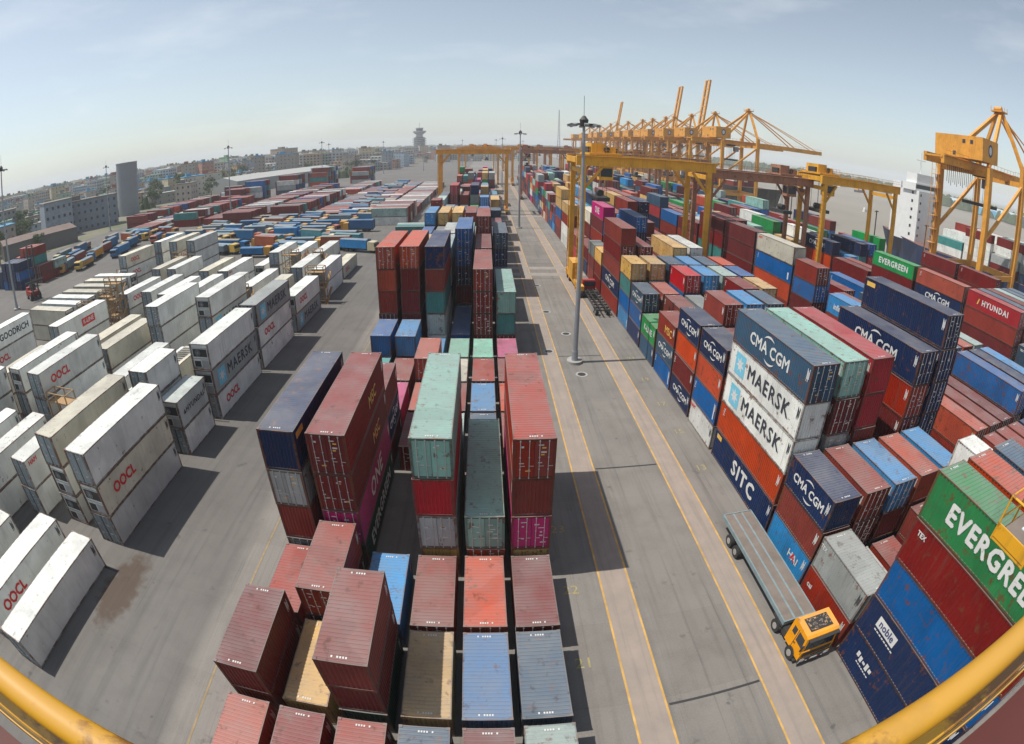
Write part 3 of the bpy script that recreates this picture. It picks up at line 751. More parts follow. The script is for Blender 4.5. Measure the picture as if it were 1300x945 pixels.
o_ = M(); o_.poly([(-9000,-300,.004),(-230,-300,.004),(-176,120,.004),(-172,262,.004),(-215,420,.004),(-160,640,.004),(-80,900,.004),(-60,9000,.004),(-9000,9000,.004)])
tag(o_.build('town_ground', MT['earth']), kind='structure')
# crane runways with their painted edges
m = M(); ml = M(); mf = M()
for i, (a, b) in enumerate(((7.38, 9.34), (15.34, 17.29), (40.3, 42.2), (44.0, 45.4), (66.5, 68.3), (-18.3, -16.4))):
    if i < 5: m.quad((a,-60,.005),(b,-60,.005),(b,620,.005),(a,620,.005))
    if i < 2 or i == 5:
        for x in ((a, b) if i < 2 else (b,)): (ml if i < 2 else mf).quad((x-.065,-60,.010),(x+.065,-60,.010),(x+.065,620,.010),(x-.065,620,.010))
tag(m.build('crane_runways', MT['strip']), kind='structure')
tag(ml.build('runway_edge_lines', MT['yline']), kind='structure'); tag(mf.build('faded_edge_line', plain('worn_brown_line', (.30,.22,.11,1), .8, 0, .7, 1.5)), kind='structure')
for y in (12.4, 36.9, 62.3, 102.0, 115.0, 141.5, 190, 240, 300): sheet('drain_cover', 9.5, 15.2, y-.09, y+.09, .009, MT['dark'])   # cross drains
for y in (-6, 19.0, 43.2, 56.3, 69.6): sheet('drain_cover', -31.5, -27.5, y-.1, y+.1, .009, MT['dark'])
pc_ = plain('pale_concrete', (.29,.26,.23,1), .9, 0, .5, .7)
for y in (104.0, 109.5, 190.0, 270.0): sheet('crane_turning_strip', 3.9, 20.9, y, y+2.4, .013, pc_)
# yellow bay numbers
for tx, x, y in (('21',5.3,16.4),('22',5.3,22.7),('23',5.2,29.1),('24',5.2,42),('13',19.2,35.6),('15',19.2,42.2),('17',19.2,48.2),('19',19.1,54.6),('21',19.1,61)):
    fl = Flat(); fl.text(tx, x, y, 1.15)
    me = bpy.data.meshes.new('bay_number'); me.from_pydata([(a, b, .011) for a, b in fl.v], [], fl.f); me.materials.append(MT['yfaint'])
    tag(link('bay_number', me), kind='structure')
# manholes
for x, y in ((11.6,56.6),(11.7,70.5),(9.9,80.6),(9.9,96.4),(11.4,61.5),(8.4,64)):
    mh = M(); mh.cyl((x,y,.006),(x,y,.03),.75,n=16); mh.cyl((x,y,.03),(x,y,.035),.5,n=16,mi=1); tag(mh.build('manhole', [MT['conc'], MT['dark']]), kind='structure')
# a damp brown patch and spilt oil beside the refrigerated boxes
def blob(name, cx, cy, rx, ry, z, mat, seed):
    r = random.Random(seed); pts = []
    for i in range(40):
        a = 2*math.pi*i/40; k = .85+.12*math.sin(a*3+seed)+.08*math.sin(a*5+seed*2)+r.uniform(-.02,.02); pts.append((cx+rx*k*math.cos(a), cy+ry*k*math.sin(a), z))
    m = M(); m.poly(pts); o = m.build(name, mat); tag(o, kind='structure')
MT['mud'] = plain('damp_brown_dirt', (.115,.07,.04,1), .8, 0, .7, 2.5); MT['oil'] = plain('oil_stain', (.055,.05,.048,1), .5, 0, .4, 2)

# ------------------------------------------------------------ river and bank
def water_mat():
    t = NT('river_water'); v = t.vec('Object', (1,1,1))
    c = t.mix(t.ramp(t.noise(.01, 4, v), .3, .7), (.21,.185,.145,1), (.26,.23,.185,1))
    t.bump(t.noise(.35, 4, t.vec('Object', (1,.4,1))), .35, .35); return t.out(c, .5, 0, .25)
sheet('river', QX+.0, 9000, -300, 9000, -4, water_mat())
m = M(); m.box(QX-1.2, QX, -300, 1400, -9, .35, 0); tag(m.build('quay_wall', MT['conc']), 'long concrete quay edge along the river beneath the ship cranes', 'quay wall')
bank = [(250,9000),(420,3200),(560,1700),(700,1150),(760,800),(820,560),(790,360),(780,60),(820,-300)]
m = M(); pts = [(x, y, -3.0) for x, y in bank]+[(9000,-300,-3.0),(9000,9000,-3.0)]; m.poly(pts)
tag(m.build('far_bank', MT['earth']), kind='structure')

# ------------------------------------------------------------------- cranes
def rtg(x0, x1, y0, y1, zt, mat, tx, group, label, trolley=True, z_leg=0):
    e = empty('gantry_crane', (x0, y0, 0), label=label, cat='gantry crane', group=group); w = x1-x0; d = y1-y0; dk = MT['dark']
    for x in (0, w):
        for y in (0, d):
            m = M(); s = 1 if x == 0 else -1
            m.beam((x, y, 1.9), (x, y, zt-2.4), .95, .75, 0, (0,1,0)); m.beam((x+s*.2, y, zt-6.5), (x+s*3.4, y, zt-2.6), .45, .4, 0, (0,1,0))
            lg = m.build('leg', mat, e)
            if x == 0:
                k = M()
                for q in range(0, int(zt-4), 1): k.beam((x-.75, y-.3, 1.5+q), (x-.75, y+.3, 1.5+q), .05, .05)
                k.beam((x-.75,y-.3,1),(x-.75,y-.3,zt-3),.06,.06); k.beam((x-.75,y+.3,1),(x-.75,y+.3,zt-3),.06,.06); k.build('ladder', mat, lg)
        m = M(); m.box(x-.55, x+.55, -2.2, d+2.2, 1.3, 2.15); m.build('sill_beam', mat, e)
        m = M(); m.beam((x,0,zt-3.4),(x,d,zt-3.4),.6,.8); m.build('leg_tie', mat, e)
        for yy in (-1.6, .9, d-.9, d+1.6):
            m = M(); m.cyl((x-.32, yy, .78), (x+.32, yy, .78), .78, n=16); wh = m.build('wheel', MT['rubber'], e)
            m = M(); m.cyl((x-.36, yy, .78), (x+.36, yy, .78), .36, n=10); m.build('rim', mat, wh)
    for y in (0, d):
        m = M(); m.box(-1.3, w+1.3, y-.45, y+.45, zt-2.4, zt-.6); g = m.build('girder', mat, e)
        m = M()
        for q in range(int(w)//2+1): m.beam((q*2, y-.55, zt-.6), (q*2, y-.55, zt+.5), .05, .05)
        for zz in (zt, zt+.5): m.beam((-1, y-.55, zz), (w+1, y-.55, zz), .05, .05)
        m.box(-1.3, w+1.3, y-.95, y-.5, zt-.7, zt-.62); m.build('walkway_rail', mat, g)
    for x in (-1.1, w+1.1): m = M(); m.box(x-.3, x+.3, .4, d-.4, zt-1.9, zt-.9); m.build('end_tie', mat, e)
    m = M(); m.box(-.8, .9, d*.3, d*.75, 2.3, 5.2); g = m.build('generator_house', mat, e)
    if trolley:
        m = M(); m.box(tx-3, tx+3, .8, d-.8, zt-.5, zt-.1); tr = m.build('trolley', mat, e)
        m = M(); m.box(tx-2.3, tx+.2, d*.25, d*.75, zt-.1, zt+1.7); m.box(tx+.8, tx+2.4, d*.3, d*.7, zt-.1, zt+1.1); m.build('machine_house', mat, tr)
        m = M(); m.cyl((tx+.5,d*.2,zt+.6),(tx+.5,d*.8,zt+.6),.55,n=12); m.box(tx-2.8,tx-2.35,d*.3,d*.6,zt-.1,zt+1.0); m.box(tx+2.45,tx+2.9,d*.35,d*.65,zt-.1,zt+.8); m.build('hoist_drum', dk, tr)
        m = M()
        for a in range(7): m.beam((tx-3+a,.85,zt-.1),(tx-3+a,.85,zt+1),.05,.05)
        m.beam((tx-3,.85,zt+1),(tx+3,.85,zt+1),.06,.06); m.build('trolley_rail', mat, tr)
        m = M(); m.box(tx-1.2, tx+1.3, .2, 2.4, zt-4.9, zt-2.5); cb = m.build('operator_cabin', mat, tr)
        m = M(); m.box(tx-1.0, tx+1.1, .17, .195, zt-4.3, zt-2.8); m.box(tx-1.23, tx-1.205, .5, 2.1, zt-4.3, zt-2.8); m.build('cabin_window', MT['glass'], cb)
        m = M()
        for a in (-1.0, 1.0):
            for b in (d*.35, d*.65): m.cyl((tx+a, b, zt-8.2), (tx+a, b, zt-.4), .04, n=5)
        m.box(tx-1.2, tx+1.2, d*.15, d*.85, zt-8.9, zt-8.2); m.cyl((tx,d*.5-1,zt-7.6),(tx,d*.5+1,zt-7.6),.6); m.build('spreader', dk, tr)
    return e
G_ = 'yard gantry cranes spanning the stacks'
rtg(17.0, 41.2, 90.4, 101.2, 25.9, MT['yellow'], 4.2, G_, 'yellow gantry crane over the lane block behind the tall lamp mast, trolley at its left')
rtg(-17.4, 8.0, 196.5, 206.5, 25.4, MT['orange'], 18, G_, 'orange gantry crane spanning the middle block in the distance', trolley=False)
rtg(-17.4, 8.0, 338, 348, 25.0, MT['orange'], 18, G_, 'farther orange gantry crane standing behind the one over the middle block')
rtg(44.5, 69.3, 96.5, 105.0, 24.6, MT['brown'], 20.5, G_, 'faded brown gantry crane between the two yellow yard cranes')
rtg(70.8, 94.6, 91.8, 101.5, 25.9, MT['yellow'], 1.8, G_, 'yellow gantry crane nearest the river with its trolley at the left end')
for i, (a, y) in enumerate([(17, 250), (17, 330), (44.5, 190), (44.5, 300), (70.8, 210), (17, 420), (44.5, 390), (-17.4, 450), (70.8, 330), (17, 500), (44.5, 480)]):
    rtg(a, a+24.3, y, y+9, 24.8, MT['orange' if i % 2 else 'brown'], 3+(i*5) % 16, G_,
        ('orange' if i % 2 else 'brown') + ' distant yard gantry crane, ' + ordn(i) + ' of the far ones')
# the crane that carries the viewpoint: its handrail and a platform show at the lower corners
e = empty('gantry_crane', (-16.8, -9.0, 0), label='yellow gantry crane in the foreground whose curved top rail crosses the lower corners', cat='gantry crane')
gm = paint_mat('handrail_yellow_paint', (.72,.36,.02,1), .545, .0, .5)
m = M(); m.box(-2, 28, 7.2, 8.2, 22.4, 24.6); m.box(-2, 28, 0, 1, 22.4, 24.6); m.build('girder', gm, e)
for x in (0, 25.2):
    for y in (.5, 7.7): m = M(); m.beam((x,y,1.4),(x,y,22.4),.9,.8,0,(0,1,0)); m.build('leg', gm, e)
    m = M(); m.box(x-.5,x+.5,-1.5,9.6,.9,1.9); m.build('sill_beam', gm, e)
    for yy in (-.6, 8.8): m = M(); m.cyl((x-.3,yy,.8),(x+.3,yy,.8),.8,n=16); m.build('wheel', MT['rubber'], e)
m = M(); m.box(-2, 28, 8.25, 9.0, 25.2, 25.26); m.build('walkway', MT['maroon'], e)
m = M(); m.cyl((-2, 9.118, 26.29), (28, 9.118, 26.29), .042, n=20); m.build('handrail', gm, e, smooth=True)
m = M(); m.cyl((-2, 9.10, 25.80), (28, 9.10, 25.80), .028, n=10); m.box(-2, 28, 9.07, 9.09, 25.27, 25.42)
for k in range(16):
    if abs(-2+k*2-16.8) > 1.2: m.cyl((-2+k*2, 9.11, 25.2), (-2+k*2, 9.11, 26.28), .03, n=8)
m.build('rail_posts', gm, e)
# service basket hung off the crane's right end
m = M(); px, py, pz = 27.6, 12.05, 20.6
m.box(px-.55, px+1.6, py-.7, py+.6, pz, pz+.05)
for a in (-.55, .5, 1.55):
    for b in (-.7, .58): m.cyl((px+a, py+b, pz), (px+a, py+b, pz+1.1), .03, n=6)
for b in (-.7, .58):
    for zz in (.55, 1.1): m.cyl((px-.55, py+b, pz+zz), (px+1.6, py+b, pz+zz), .028, n=6)
m.cyl((px-.55, py-.7, pz+1.1), (px-.55, py+.58, pz+1.1), .03, n=6); m.box(px-.56,px-.52,py-.7,py+.6,pz+.08,pz+.42); m.beam((px+1.5,py-.4,pz+.04),(px-.2,py-4.4,pz-.1),.2,.2)
m.build('service_platform', gm, e)
m = M(); m.box(px-.5, px+1.55, py-.65, py+.55, pz+.055, pz+.075)
for k in range(5): m.box(px-.4+k*.3, px-.3+k*.3, py-.3+(k % 2)*.4, py-.2+(k % 2)*.4, pz+.08, pz+.11, 1)
m.build('platform_deck', [MT['timber'], MT['lamp']], e)

def ground_rail_stub(): pass
def sts(x0, y0, raised, label, detail=True):
    """ship-to-shore crane: legs on x0 (land) and x0+20 (river)"""
    e = empty('quay_crane', (x0, y0, 0), label=label, cat='quay crane', group='ship to shore cranes along the quay'); mt = MT['orange']; D = 17.5; Wd = 20; zb = 33.5
    for x in (0, Wd):
        for y in (0, D):
            m = M(); m.beam((x,y,2.2),(x,y,zb+(3.2 if x == Wd else .5)),1.6,1.4,0,(0,1,0)); m.build('leg', mt, e)
            m = M(); m.box(x-.5,x+.5,y-2.2,y+2.2,.3,1.2); m.box(x-.4,x+.4,y-1.2,y+1.2,1.2,2.2); m.build('wheel_bogie', MT['dark'], e)
        m = M(); m.beam((x,0,8.6),(x,D,8.6),1.0,1.5); m.build('portal_beam', mt, e)
        m = M(); m.beam((x,0,zb-1),(x,D,zb-1),.9,1.3); m.build('portal_beam', mt, e)
    for y in (0, D):
        m = M(); m.beam((0,y,8.6),(Wd,y,8.6),.9,1.3); m.build('sill_beam', mt, e)
        m = M(); m.beam((.4,y,17.5),(Wd-.3,y,zb-1.5),.8,.8); m.build('brace', mt, e)
    m = M()
    for y in (D/2-3, D/2+3): m.beam((-14,y,zb+.2),(Wd+3,y,zb+.2),1.1,2.1)
    for x in range(-14, Wd+3, 6): m.beam((x,D/2-3,zb+.6),(x,D/2+3,zb+.6),.3,.4)
    g = m.build('main_girder', mt, e)
    m = M()
    for x in range(-14, Wd+4, 2): m.beam((x,D/2-4,zb+1),(x,D/2-4,zb+2.1),.06,.06)
    m.beam((-14,D/2-4,zb+2.1),(Wd+3,D/2-4,zb+2.1),.07,.07); m.box(-14,Wd+3,D/2-4.2,D/2-3.4,zb+.9,zb+.98); m.build('walkway_rail', mt, g)
    hx, hz = Wd+3.2, zb+.4
    if raised: d = Vector((math.cos(R(80)),0,math.sin(R(80))))
    else: d = Vector((1,0,0))
    Lb = 42; tip = Vector((hx,0,hz))+d*Lb; m = M()
    for y in (D/2-3, D/2+3): m.beam((hx,y,hz),(tip.x,y,tip.z),1.15,1.9)
    for k in range(1, 8):
        q = Vector((hx,0,hz))+d*(Lb*k/7); m.beam((q.x,D/2-3,q.z),(q.x,D/2+3,q.z),.5,.7)
    bo = m.build('boom', mt, e)
    if detail:
        m = M()
        for k in range(22):
            q = Vector((hx,0,hz))+d*(k*1.95); u = Vector((-d.z,0,d.x)); m.beam(q+Vector((0,D/2-4,0))+u*.8, q+Vector((0,D/2-4,0))+u*1.9, .06, .06)
        u = Vector((-d.z,0,d.x)); q = Vector((hx,D/2-4,hz)); m.beam(q+u*1.9, q+u*1.9+d*Lb, .07, .07); m.build('walkway_rail', mt, bo)
    ap = Vector((Wd-1.0, D/2, zb+17)); m = M()
    for y in (0.4, D-.4):
        m.beam((Wd, y, zb+3), (ap.x, ap.y+(-1 if y < 5 else 1), ap.z), 1.0, 1.0, 0, (0,1,0)); m.beam((0, y, zb+.5), (ap.x-.3, ap.y+(-.8 if y < 5 else .8), ap.z-.5), 1.0, 1.0, 0, (0,1,0))
    m.box(ap.x-1.8, ap.x+1.8, ap.y-2.2, ap.y+2.2, ap.z, ap.z+.35)
    for a in (-1.7, 0, 1.7):
        for b in (-2.1, 2.1): m.beam((ap.x+a,ap.y+b,ap.z),(ap.x+a,ap.y+b,ap.z+1.5),.12,.12)
    m.cyl((ap.x-.6,ap.y-1.4,ap.z+.8),(ap.x-.6,ap.y+1.4,ap.z+.8),.7,n=10); m.build('apex_frame', mt, e)
    m = M()
    if not raised:
        for y in (-2.6, 2.6): m.cyl((ap.x,ap.y+(-.8 if y<0 else .8),ap.z),(hx+24,D/2+y,hz+.6),.3,n=6); m.cyl((ap.x,ap.y,ap.z-.2),(hx+39,D/2+y,hz+.6),.2,n=6)
    else:
        for y in (-2.6, 2.6): q = Vector((hx,D/2+y,hz))+d*22; m.cyl(tuple(ap), tuple(q), .12, n=6)
    m.build('stay_bars', mt, e)
    m = M(); m.box(-3.5, 4.5, .2, D-.4, zb+1.7, zb+7.0); h = m.build('machinery_house', mt, e)
    for y, q in ((3.5, 5.2), (6.2, 5.2), (9.5, 2.2)): m = M(); m.box(-3.56, -3.505, y, y+1.0, zb+q, zb+q+.9); m.build('house_window', MT['window'], h)
    m = M(); m.poly([(.5+1.1*math.cos(a*.393), .17, zb+4.5+1.5*math.sin(a*.393)) for a in range(16)]); m.poly([(.5+.7*math.cos(a*.393), .155, zb+4.5+1.0*math.sin(a*.393)) for a in range(16)], 1); m.build('emblem', [MT['navyl'], MT['white']], h)
    m = M()
    for k in range(9):
        z = 3+k*3.4; m.box(-2.6,-.7,D-1.4,D+1.2,z,z+.1)
        for q in ((-2.6,D-1.4),(-2.6,D+1.2),(-.8,D+1.2)): m.beam((*q,z),(*q,z+3.4),.1,.1)
        m.beam((-2.6,D-1.4,z+1.1),(-2.6,D+1.2,z+1.1),.07,.07); m.beam((-2.6,D-1.4,z),(-.8,D+1.2,z+3.4),.1,.5)
    m.build('stair_tower', mt, e)
    if detail:
        m = M(); m.box(-1.6, 1.6, D/2-2.2, D/2+2.2, zb-1.6, zb-.8); t = m.build('trolley', MT['dark'], e); t.location.x = 9
        m = M(); m.box(1.8, 4.0, D/2-1.3, D/2+1.0, zb-4.2, zb-1.8); m.build('operator_cabin', MT['steel'], t)
        m = M()
        for a in (-1.2,-.4,.4,1.2):
            for b in (-1.8,1.8): m.cyl((a,D/2+b,zb-1.6),(a,D/2+b,zb-8),.05,n=5)
        m.box(-1.2,1.2,D/2-5.8,D/2+5.8,zb-8.8,zb-8); m.build('spreader', MT['dark'], t)
        m = M()
        for k in range(14): m.beam((-11+k*.9, D/2-2.4, zb-.9), (-11+k*.9, D/2-2.4, zb-4.6-(k % 3)*.4), .10, .10)
        m.build('festoon_cables', MT['dark'], e)
sts(110, 71.5, False, 'orange quay crane nearest the viewer, at the right edge beside the white ship house')
for i, (y, up) in enumerate([(227, False), (268, False), (304, True), (336, False), (354, True), (385, False), (412, False), (458, False), (499, False), (526, True), (580, False), (640, False)]):
    nth = ordn(i+1)
    sts(110, y, up, f"orange quay crane with its boom {'raised high' if up else 'lowered'}, {nth} along the quay", detail=y < 400)

# --------------------------------------------------------------- lamp masts
def mast(x, y, h, label, n=8):
    e = empty('lamp_mast', (x, y, 0), label=label, cat='lamp mast', group='high mast floodlights')
    m = M(); m.cyl((0,0,0),(0,0,.35),1.0,n=20); m.build('base', MT['conc'], e)
    m = M(); m.cyl((0,0,.35),(0,0,1.6),.42,.40,n=12); m.cyl((0,0,1.6),(0,0,h),.33,.16,n=12); m.build('pole', MT['pole'], e, smooth=False)
    m = M(); m.cyl((0,0,h-.5),(0,0,h+.3),.4,.55,n=12); m.cyl((0,0,h+.3),(0,0,h+.8),.55,.15,n=12); m.cyl((0,0,h+.8),(0,0,h+3.2),.03,n=5)
    for i in range(24):
        a, b = 2*math.pi*i/24, 2*math.pi*(i+1)/24
        m.beam((1.35*math.cos(a),1.35*math.sin(a),h-.2),(1.35*math.cos(b),1.35*math.sin(b),h-.2),.1,.1)
    for i in range(4): a = math.pi*i/2; m.beam((0,0,h-.2),(1.35*math.cos(a),1.35*math.sin(a),h-.2),.1,.1)
    m.build('lamp_ring', MT['dark'], e)
    for i in range(n):
        a = 2*math.pi*i/n; m = M(); c, s = math.cos(a), math.sin(a)
        m.beam((1.4*c,1.4*s,h-.25),(1.95*c,1.95*s,h-.42),.5,.28); lp = m.build('floodlight', MT['steel'], e)
        m = M(); m.beam((1.5*c,1.5*s,h-.45),(1.93*c,1.93*s,h-.58),.42,.02); m.build('glass', MT['lamp'], lp)
mast(11.3, 60.3, 29.8, 'tall grey floodlight mast standing between the crane runways, nearest the camera')
mast(10.7, 164.2, 30.5, 'slimmer floodlight mast farther back in the roadway, left of the nearest one')
mast(-101.5, 187.5, 30.6, 'floodlight mast rising from the truck lot left of the middle stacks', 6)
mast(-111.5, 76.5, 33, 'floodlight mast cut by the left edge of the photo', 6)
mast(-107, 330, 31, 'floodlight mast behind the containers lying across the truck lot', 6)
for i, (x, y) in enumerate([(-175, 190), (-130, 420), (-95, 480), (-62, 520), (-25, 560), (140, 560), (45, 640), (10, 320), (110, 480), (9, 470)]):
    mast(x, y, 30, 'distant thin floodlight mast, ' + ordn(i) + ' of the far ones', 4)
m = M()
for s in ((-2.5,-2.5),(2.5,-2.5),(2.5,2.5),(-2.5,2.5)): m.beam((s[0],s[1],0),(s[0]*.12,s[1]*.12,88),.5,.5)
for k in range(16):
    z = k*5.4; q = 2.5*(1-.88*z/88); r_ = [(-q,-q,z),(q,-q,z),(q,q,z),(-q,q,z)]
    for a in range(4): m.beam(r_[a], r_[(a+1) % 4], .3, .3); 
tag(m.build('radio_mast', MT['steel'], None, (125, 900, 0)), 'thin lattice radio mast on the horizon left of the quay cranes', 'radio mast')
# ----------------------------------------------------------------- vehicles
def wheel(parent, x, y, r=.52, w=.55, hub=True):
    m = M(); m.cyl((x-w/2,y,r),(x+w/2,y,r),r,n=18); wh = m.build('wheel', MT['rubber'], parent)
    if hub:
        m = M(); s = -1 if x < 0 else 1; m.cyl((x+s*(w/2-.06),y,r),(x+s*(w/2+.02),y,r),r*.55,r*.5,n=12); m.build('rim', MT['conc'], wh)
def cab_mesh():
    m = M(); w = 1.24                                                        # faces -Y
    P = lambda y, z: [(-w,y,z),(w,y,z)]
    prof = [(0,.75),(0,1.55),(.06,1.62),(.22,2.72),(.40,2.86),(2.05,2.90),(2.15,2.75),(2.15,.75)]
    for i in range(len(prof)-1):
        a, b = P(*prof[i]), P(*prof[i+1]); m.quad(a[1], a[0], b[0], b[1])
    m.poly([(w,y,z) for y, z in prof]); m.poly([(-w,y,z) for y, z in reversed(prof)])
    m.quad((-w,0,.75),(w,0,.75),(w,2.15,.75),(-w,2.15,.75))
    return m
def near_truck():
    e = empty('container_truck', (18.85, 12.6, 0), label='yellow cab truck with an empty grey flatbed trailer parked along the lane block', cat='truck')
    yel = hexc('#e79a12')
    cab = cab_mesh().build('cab', MT['body'], e, color=yel)
    m = M(); y1, z1, y2, z2 = .065, 1.65, .215, 2.66
    m.quad((-1.1,y1-.012,z1),(1.1,y1-.012,z1),(1.05,y2-.012,z2),(-1.05,y2-.012,z2))
    for s in (-1, 1): m.poly([(s*1.246,.25,1.7),(s*1.246,1.15,1.7),(s*1.246,1.15,2.5),(s*1.246,.38,2.5)]); m.poly([(s*1.246,1.4,1.85),(s*1.246,1.85,1.85),(s*1.246,1.85,2.45),(s*1.246,1.4,2.45)])
    m.build('cab_window', MT['glass'], cab)
    m = M(); m.box(-1.22,1.22,-.14,.0,.55,.95); m.build('bumper', MT['dark'], cab)
    for s in (-1, 1): m = M(); m.box(s*.95-.18,s*.95+.18,-.165,-.142,.66,.86); m.build('headlight', MT['lamp'], cab)
    m = M(); m.box(-1.1,1.1,-.02,-.003,1.08,1.5); m.build('grille', MT['dark'], cab)
    m = M(); r = random.Random(4)
    m.box(-.85,.85,.62,1.75,2.915,2.925,1)
    for _ in range(46): a, b = r.uniform(-.8,.7), r.uniform(.66,1.62); m.box(a,a+r.uniform(.05,.22),b,b+r.uniform(.05,.16),2.928,2.931,r.choice((0,0,2)))
    m.build('roof_decoration', [MT['timber'], MT['dark'], MT['rust']], cab)
    for s in (-1,1): m = M(); m.box(s*1.42-.06,s*1.42+.06,.05,.14,1.75,2.3); m.beam((s*1.24,.12,2.2),(s*1.42,.1,2.2),.05,.05); m.build('mirror', MT['dark'], cab)
    for s in (-1, 1):
        m = M(); m.box(s*1.0-.12,s*1.0+.12,-.16,-.142,.9,.98); m.build('indicator', MT['gold'], cab)
        m = M(); m.beam((s*.25,.04,1.68),(s*.75,.13,2.25),.03,.03); m.build('wiper', MT['dark'], cab)
        m = M(); m.box(s*1.25-.012,s*1.25+.012,1.22,1.26,.9,2.6); m.build('door_trim', MT['dark'], cab)
        m = M(); m.box(s*1.26-.02,s*1.26+.02,1.02,1.18,1.42,1.5); m.build('door_handle', MT['dark'], cab)
        m = M(); m.box(s*1.15-.14,s*1.15+.14,.2,.9,.38,.46); m.build('step', MT['dark'], cab)
    m = M(); m.box(-1.15,1.15,-.10,.16,2.66,2.74); m.build('sun_visor', MT['dark'], cab)
    m = M(); m.box(-.26,.26,-.165,-.142,.62,.76); m.build('number_plate', MT['white'], cab)
    for k in range(8): m = M(); m.box(-1.2+k*.3,-1.06+k*.3,-.155,-.142,.56,.61); m.build('bumper_stripe', MT['red' if k % 2 else 'white'], cab)
    m = M(); m.box(-.45,.45,.6,3.9,.7,.95); m.box(-1.1,-.55,2.3,3.2,.5,1.0); m.box(.55,1.1,2.3,3.2,.5,1.0); m.build('chassis', MT['dark'], e)
    tr = M(); tr.box(-1.22,1.22,2.95,14.4,1.38,1.52); 
    tl = tr.build('trailer_bed', MT['timber'], e)
    m = M()
    for x in (-1.25,1.16): m.box(x,x+.09,2.9,14.45,1.22,1.56)
    for x in (-.45,.28): m.box(x,x+.14,2.96,14.4,1.522,1.53)
    m.box(-1.24,1.24,2.86,2.95,1.22,1.58); m.box(-1.24,1.24,14.41,14.5,1.22,1.56)
    m.box(-.5,-.35,3,14.3,.85,1.375); m.box(.35,.5,3,14.3,.85,1.375); m.build('trailer_frame', plain('blue_grey_frame', (.20,.27,.29,1), .6, 0, .5, 2), e)
    for s in (-1,1):
        wheel(e, s*1.05, .95); wheel(e, s*1.0, 3.5, .5, .6); wheel(e, s*1.0, 11.2, .5, .6); wheel(e, s*1.0, 12.5, .5, .6)
        m = M(); m.cyl((s*1.16-.2,3.5-.6,.9),(s*1.16+.1,3.5-.6,.9),.06,n=6); m.box(s*1.0-.3,s*1.0+.3,2.85,4.2,1.08,1.12); m.build('mudguard', MT['dark'], e)
    return e
near_truck()
def chassis_trailer():
    e = empty('skeletal_trailer', (18.9, 77.4, 0), label='black empty skeletal trailer under the near yellow gantry crane', cat='trailer')
    m = M()
    for x in (-.55,.42): m.box(x,x+.13,.0,12.2,1.05,1.35)
    for k in range(9): m.box(-1.2,1.2,.2+k*1.47,.34+k*1.47,1.1,1.3)
    for x in (-1.2,1.12): m.box(x,x+.08,.1,12.1,1.12,1.28)
    m.build('frame', MT['dark'], e)
    for s in (-1,1):
        for y in (1.4,2.7): wheel(e, s*.95, y, .5, .5)
    t = empty('yard_tractor', (18.9, 88.6, 0), label='small red and black yard tractor ahead of the empty skeletal trailer', cat='tractor')
    m = M(); m.box(-1.1,1.1,1.4,3.0,1.0,2.7); cb = m.build('cab', MT['body'], t, color=CL['R']); m = M(); m.box(-1.0,1.0,1.37,1.395,1.7,2.5); m.build('cab_window', MT['glass'], cb)
    m = M(); m.box(-.5,.5,-1.5,3.4,.7,1.0); m.box(-1.1,1.1,3.0,4.2,.9,1.7); m.build('chassis', MT['dark'], t)
    for s in (-1,1): wheel(t, s*1.0, 3.4); wheel(t, s*1.0, .2)
chassis_trailer()
# covered trucks of the lot
_tk = {}
def truck_proto(kind):
    if kind in _tk: return _tk[kind]
    m = cab_mesh(); m.box(-1.26,1.26,.0,.02,1.7,2.5,1); cab = m.data('cab', [MT['body'], MT['glass']])
    m = M(); z = 3.2 if kind == 0 else 3.7 if kind == 1 else 2.6
    m.box(-1.22,1.22,2.4,10.6 if kind < 2 else 9.4,1.1,z)
    if kind < 2:
        for k in range(9): m.box(-1.25,-1.225,2.5+k*.95,2.6+k*.95,1.1,z-.05); m.box(1.225,1.25,2.5+k*.95,2.6+k*.95,1.1,z-.05)
    bd = m.data('cargo_body', MT['body'])
    m = M(); m.box(-1.24,1.24,2.38,10.62 if kind < 2 else 9.42,z+.004,z+.07); m.quad((-1.24,2.4,z+.07),(-1.24,10.6 if kind<2 else 9.4,z+.07),(0,10.6 if kind<2 else 9.4,z+.3),(0,2.4,z+.3)); m.quad((1.24,2.4,z+.07),(0,2.4,z+.3),(0,10.6 if kind<2 else 9.4,z+.3),(1.24,10.6 if kind<2 else 9.4,z+.07))
    tp = m.data('tarpaulin', MT['body'])
    m = M(); m.box(-.5,.5,.5,10.3 if kind < 2 else 9.2,.6,1.08)
    for y in (1.0,7.4,8.7): m.cyl((-1.15,y,.5),(1.15,y,.5),.5,n=12)
    ch = m.data('wheels_and_chassis', MT['rubber'])
    _tk[kind] = (cab, bd, tp, ch); return _tk[kind]
CABS = ['#d09838','#c8a858','#b98a4a','#d2aa58','#d9c9a0','#c8a858','#c05a30','#2f6f9f']
BODS = ['#2f6f9f','#3a7fb0','#2c5f8c','#6b7d88','#7a6a58','#4e8f9a','#3b6f96','#2f6f9f','#6b7d88','#8c4038','#a85a3a']
CN = {'#d09838':'yellow','#d2aa58':'pale yellow','#2f6f9f':'blue','#e0a030':'yellow','#d8912a':'amber','#c8a858':'tan','#b98a4a':'brown','#e7b24a':'yellow','#c05a30':'red','#d9c9a0':'cream'}
BN_ = {'#c08a3a':'orange','#2f6f9f':'blue','#3a7fb0':'bright blue','#2c5f8c':'dark blue','#6b7d88':'grey','#7a6a58':'drab','#4e8f9a':'teal','#a85a3a':'rust coloured','#c08a3a':'orange','#3b6f96':'blue','#8c4038':'maroon'}
tr = random.Random(21); NTR = [0]
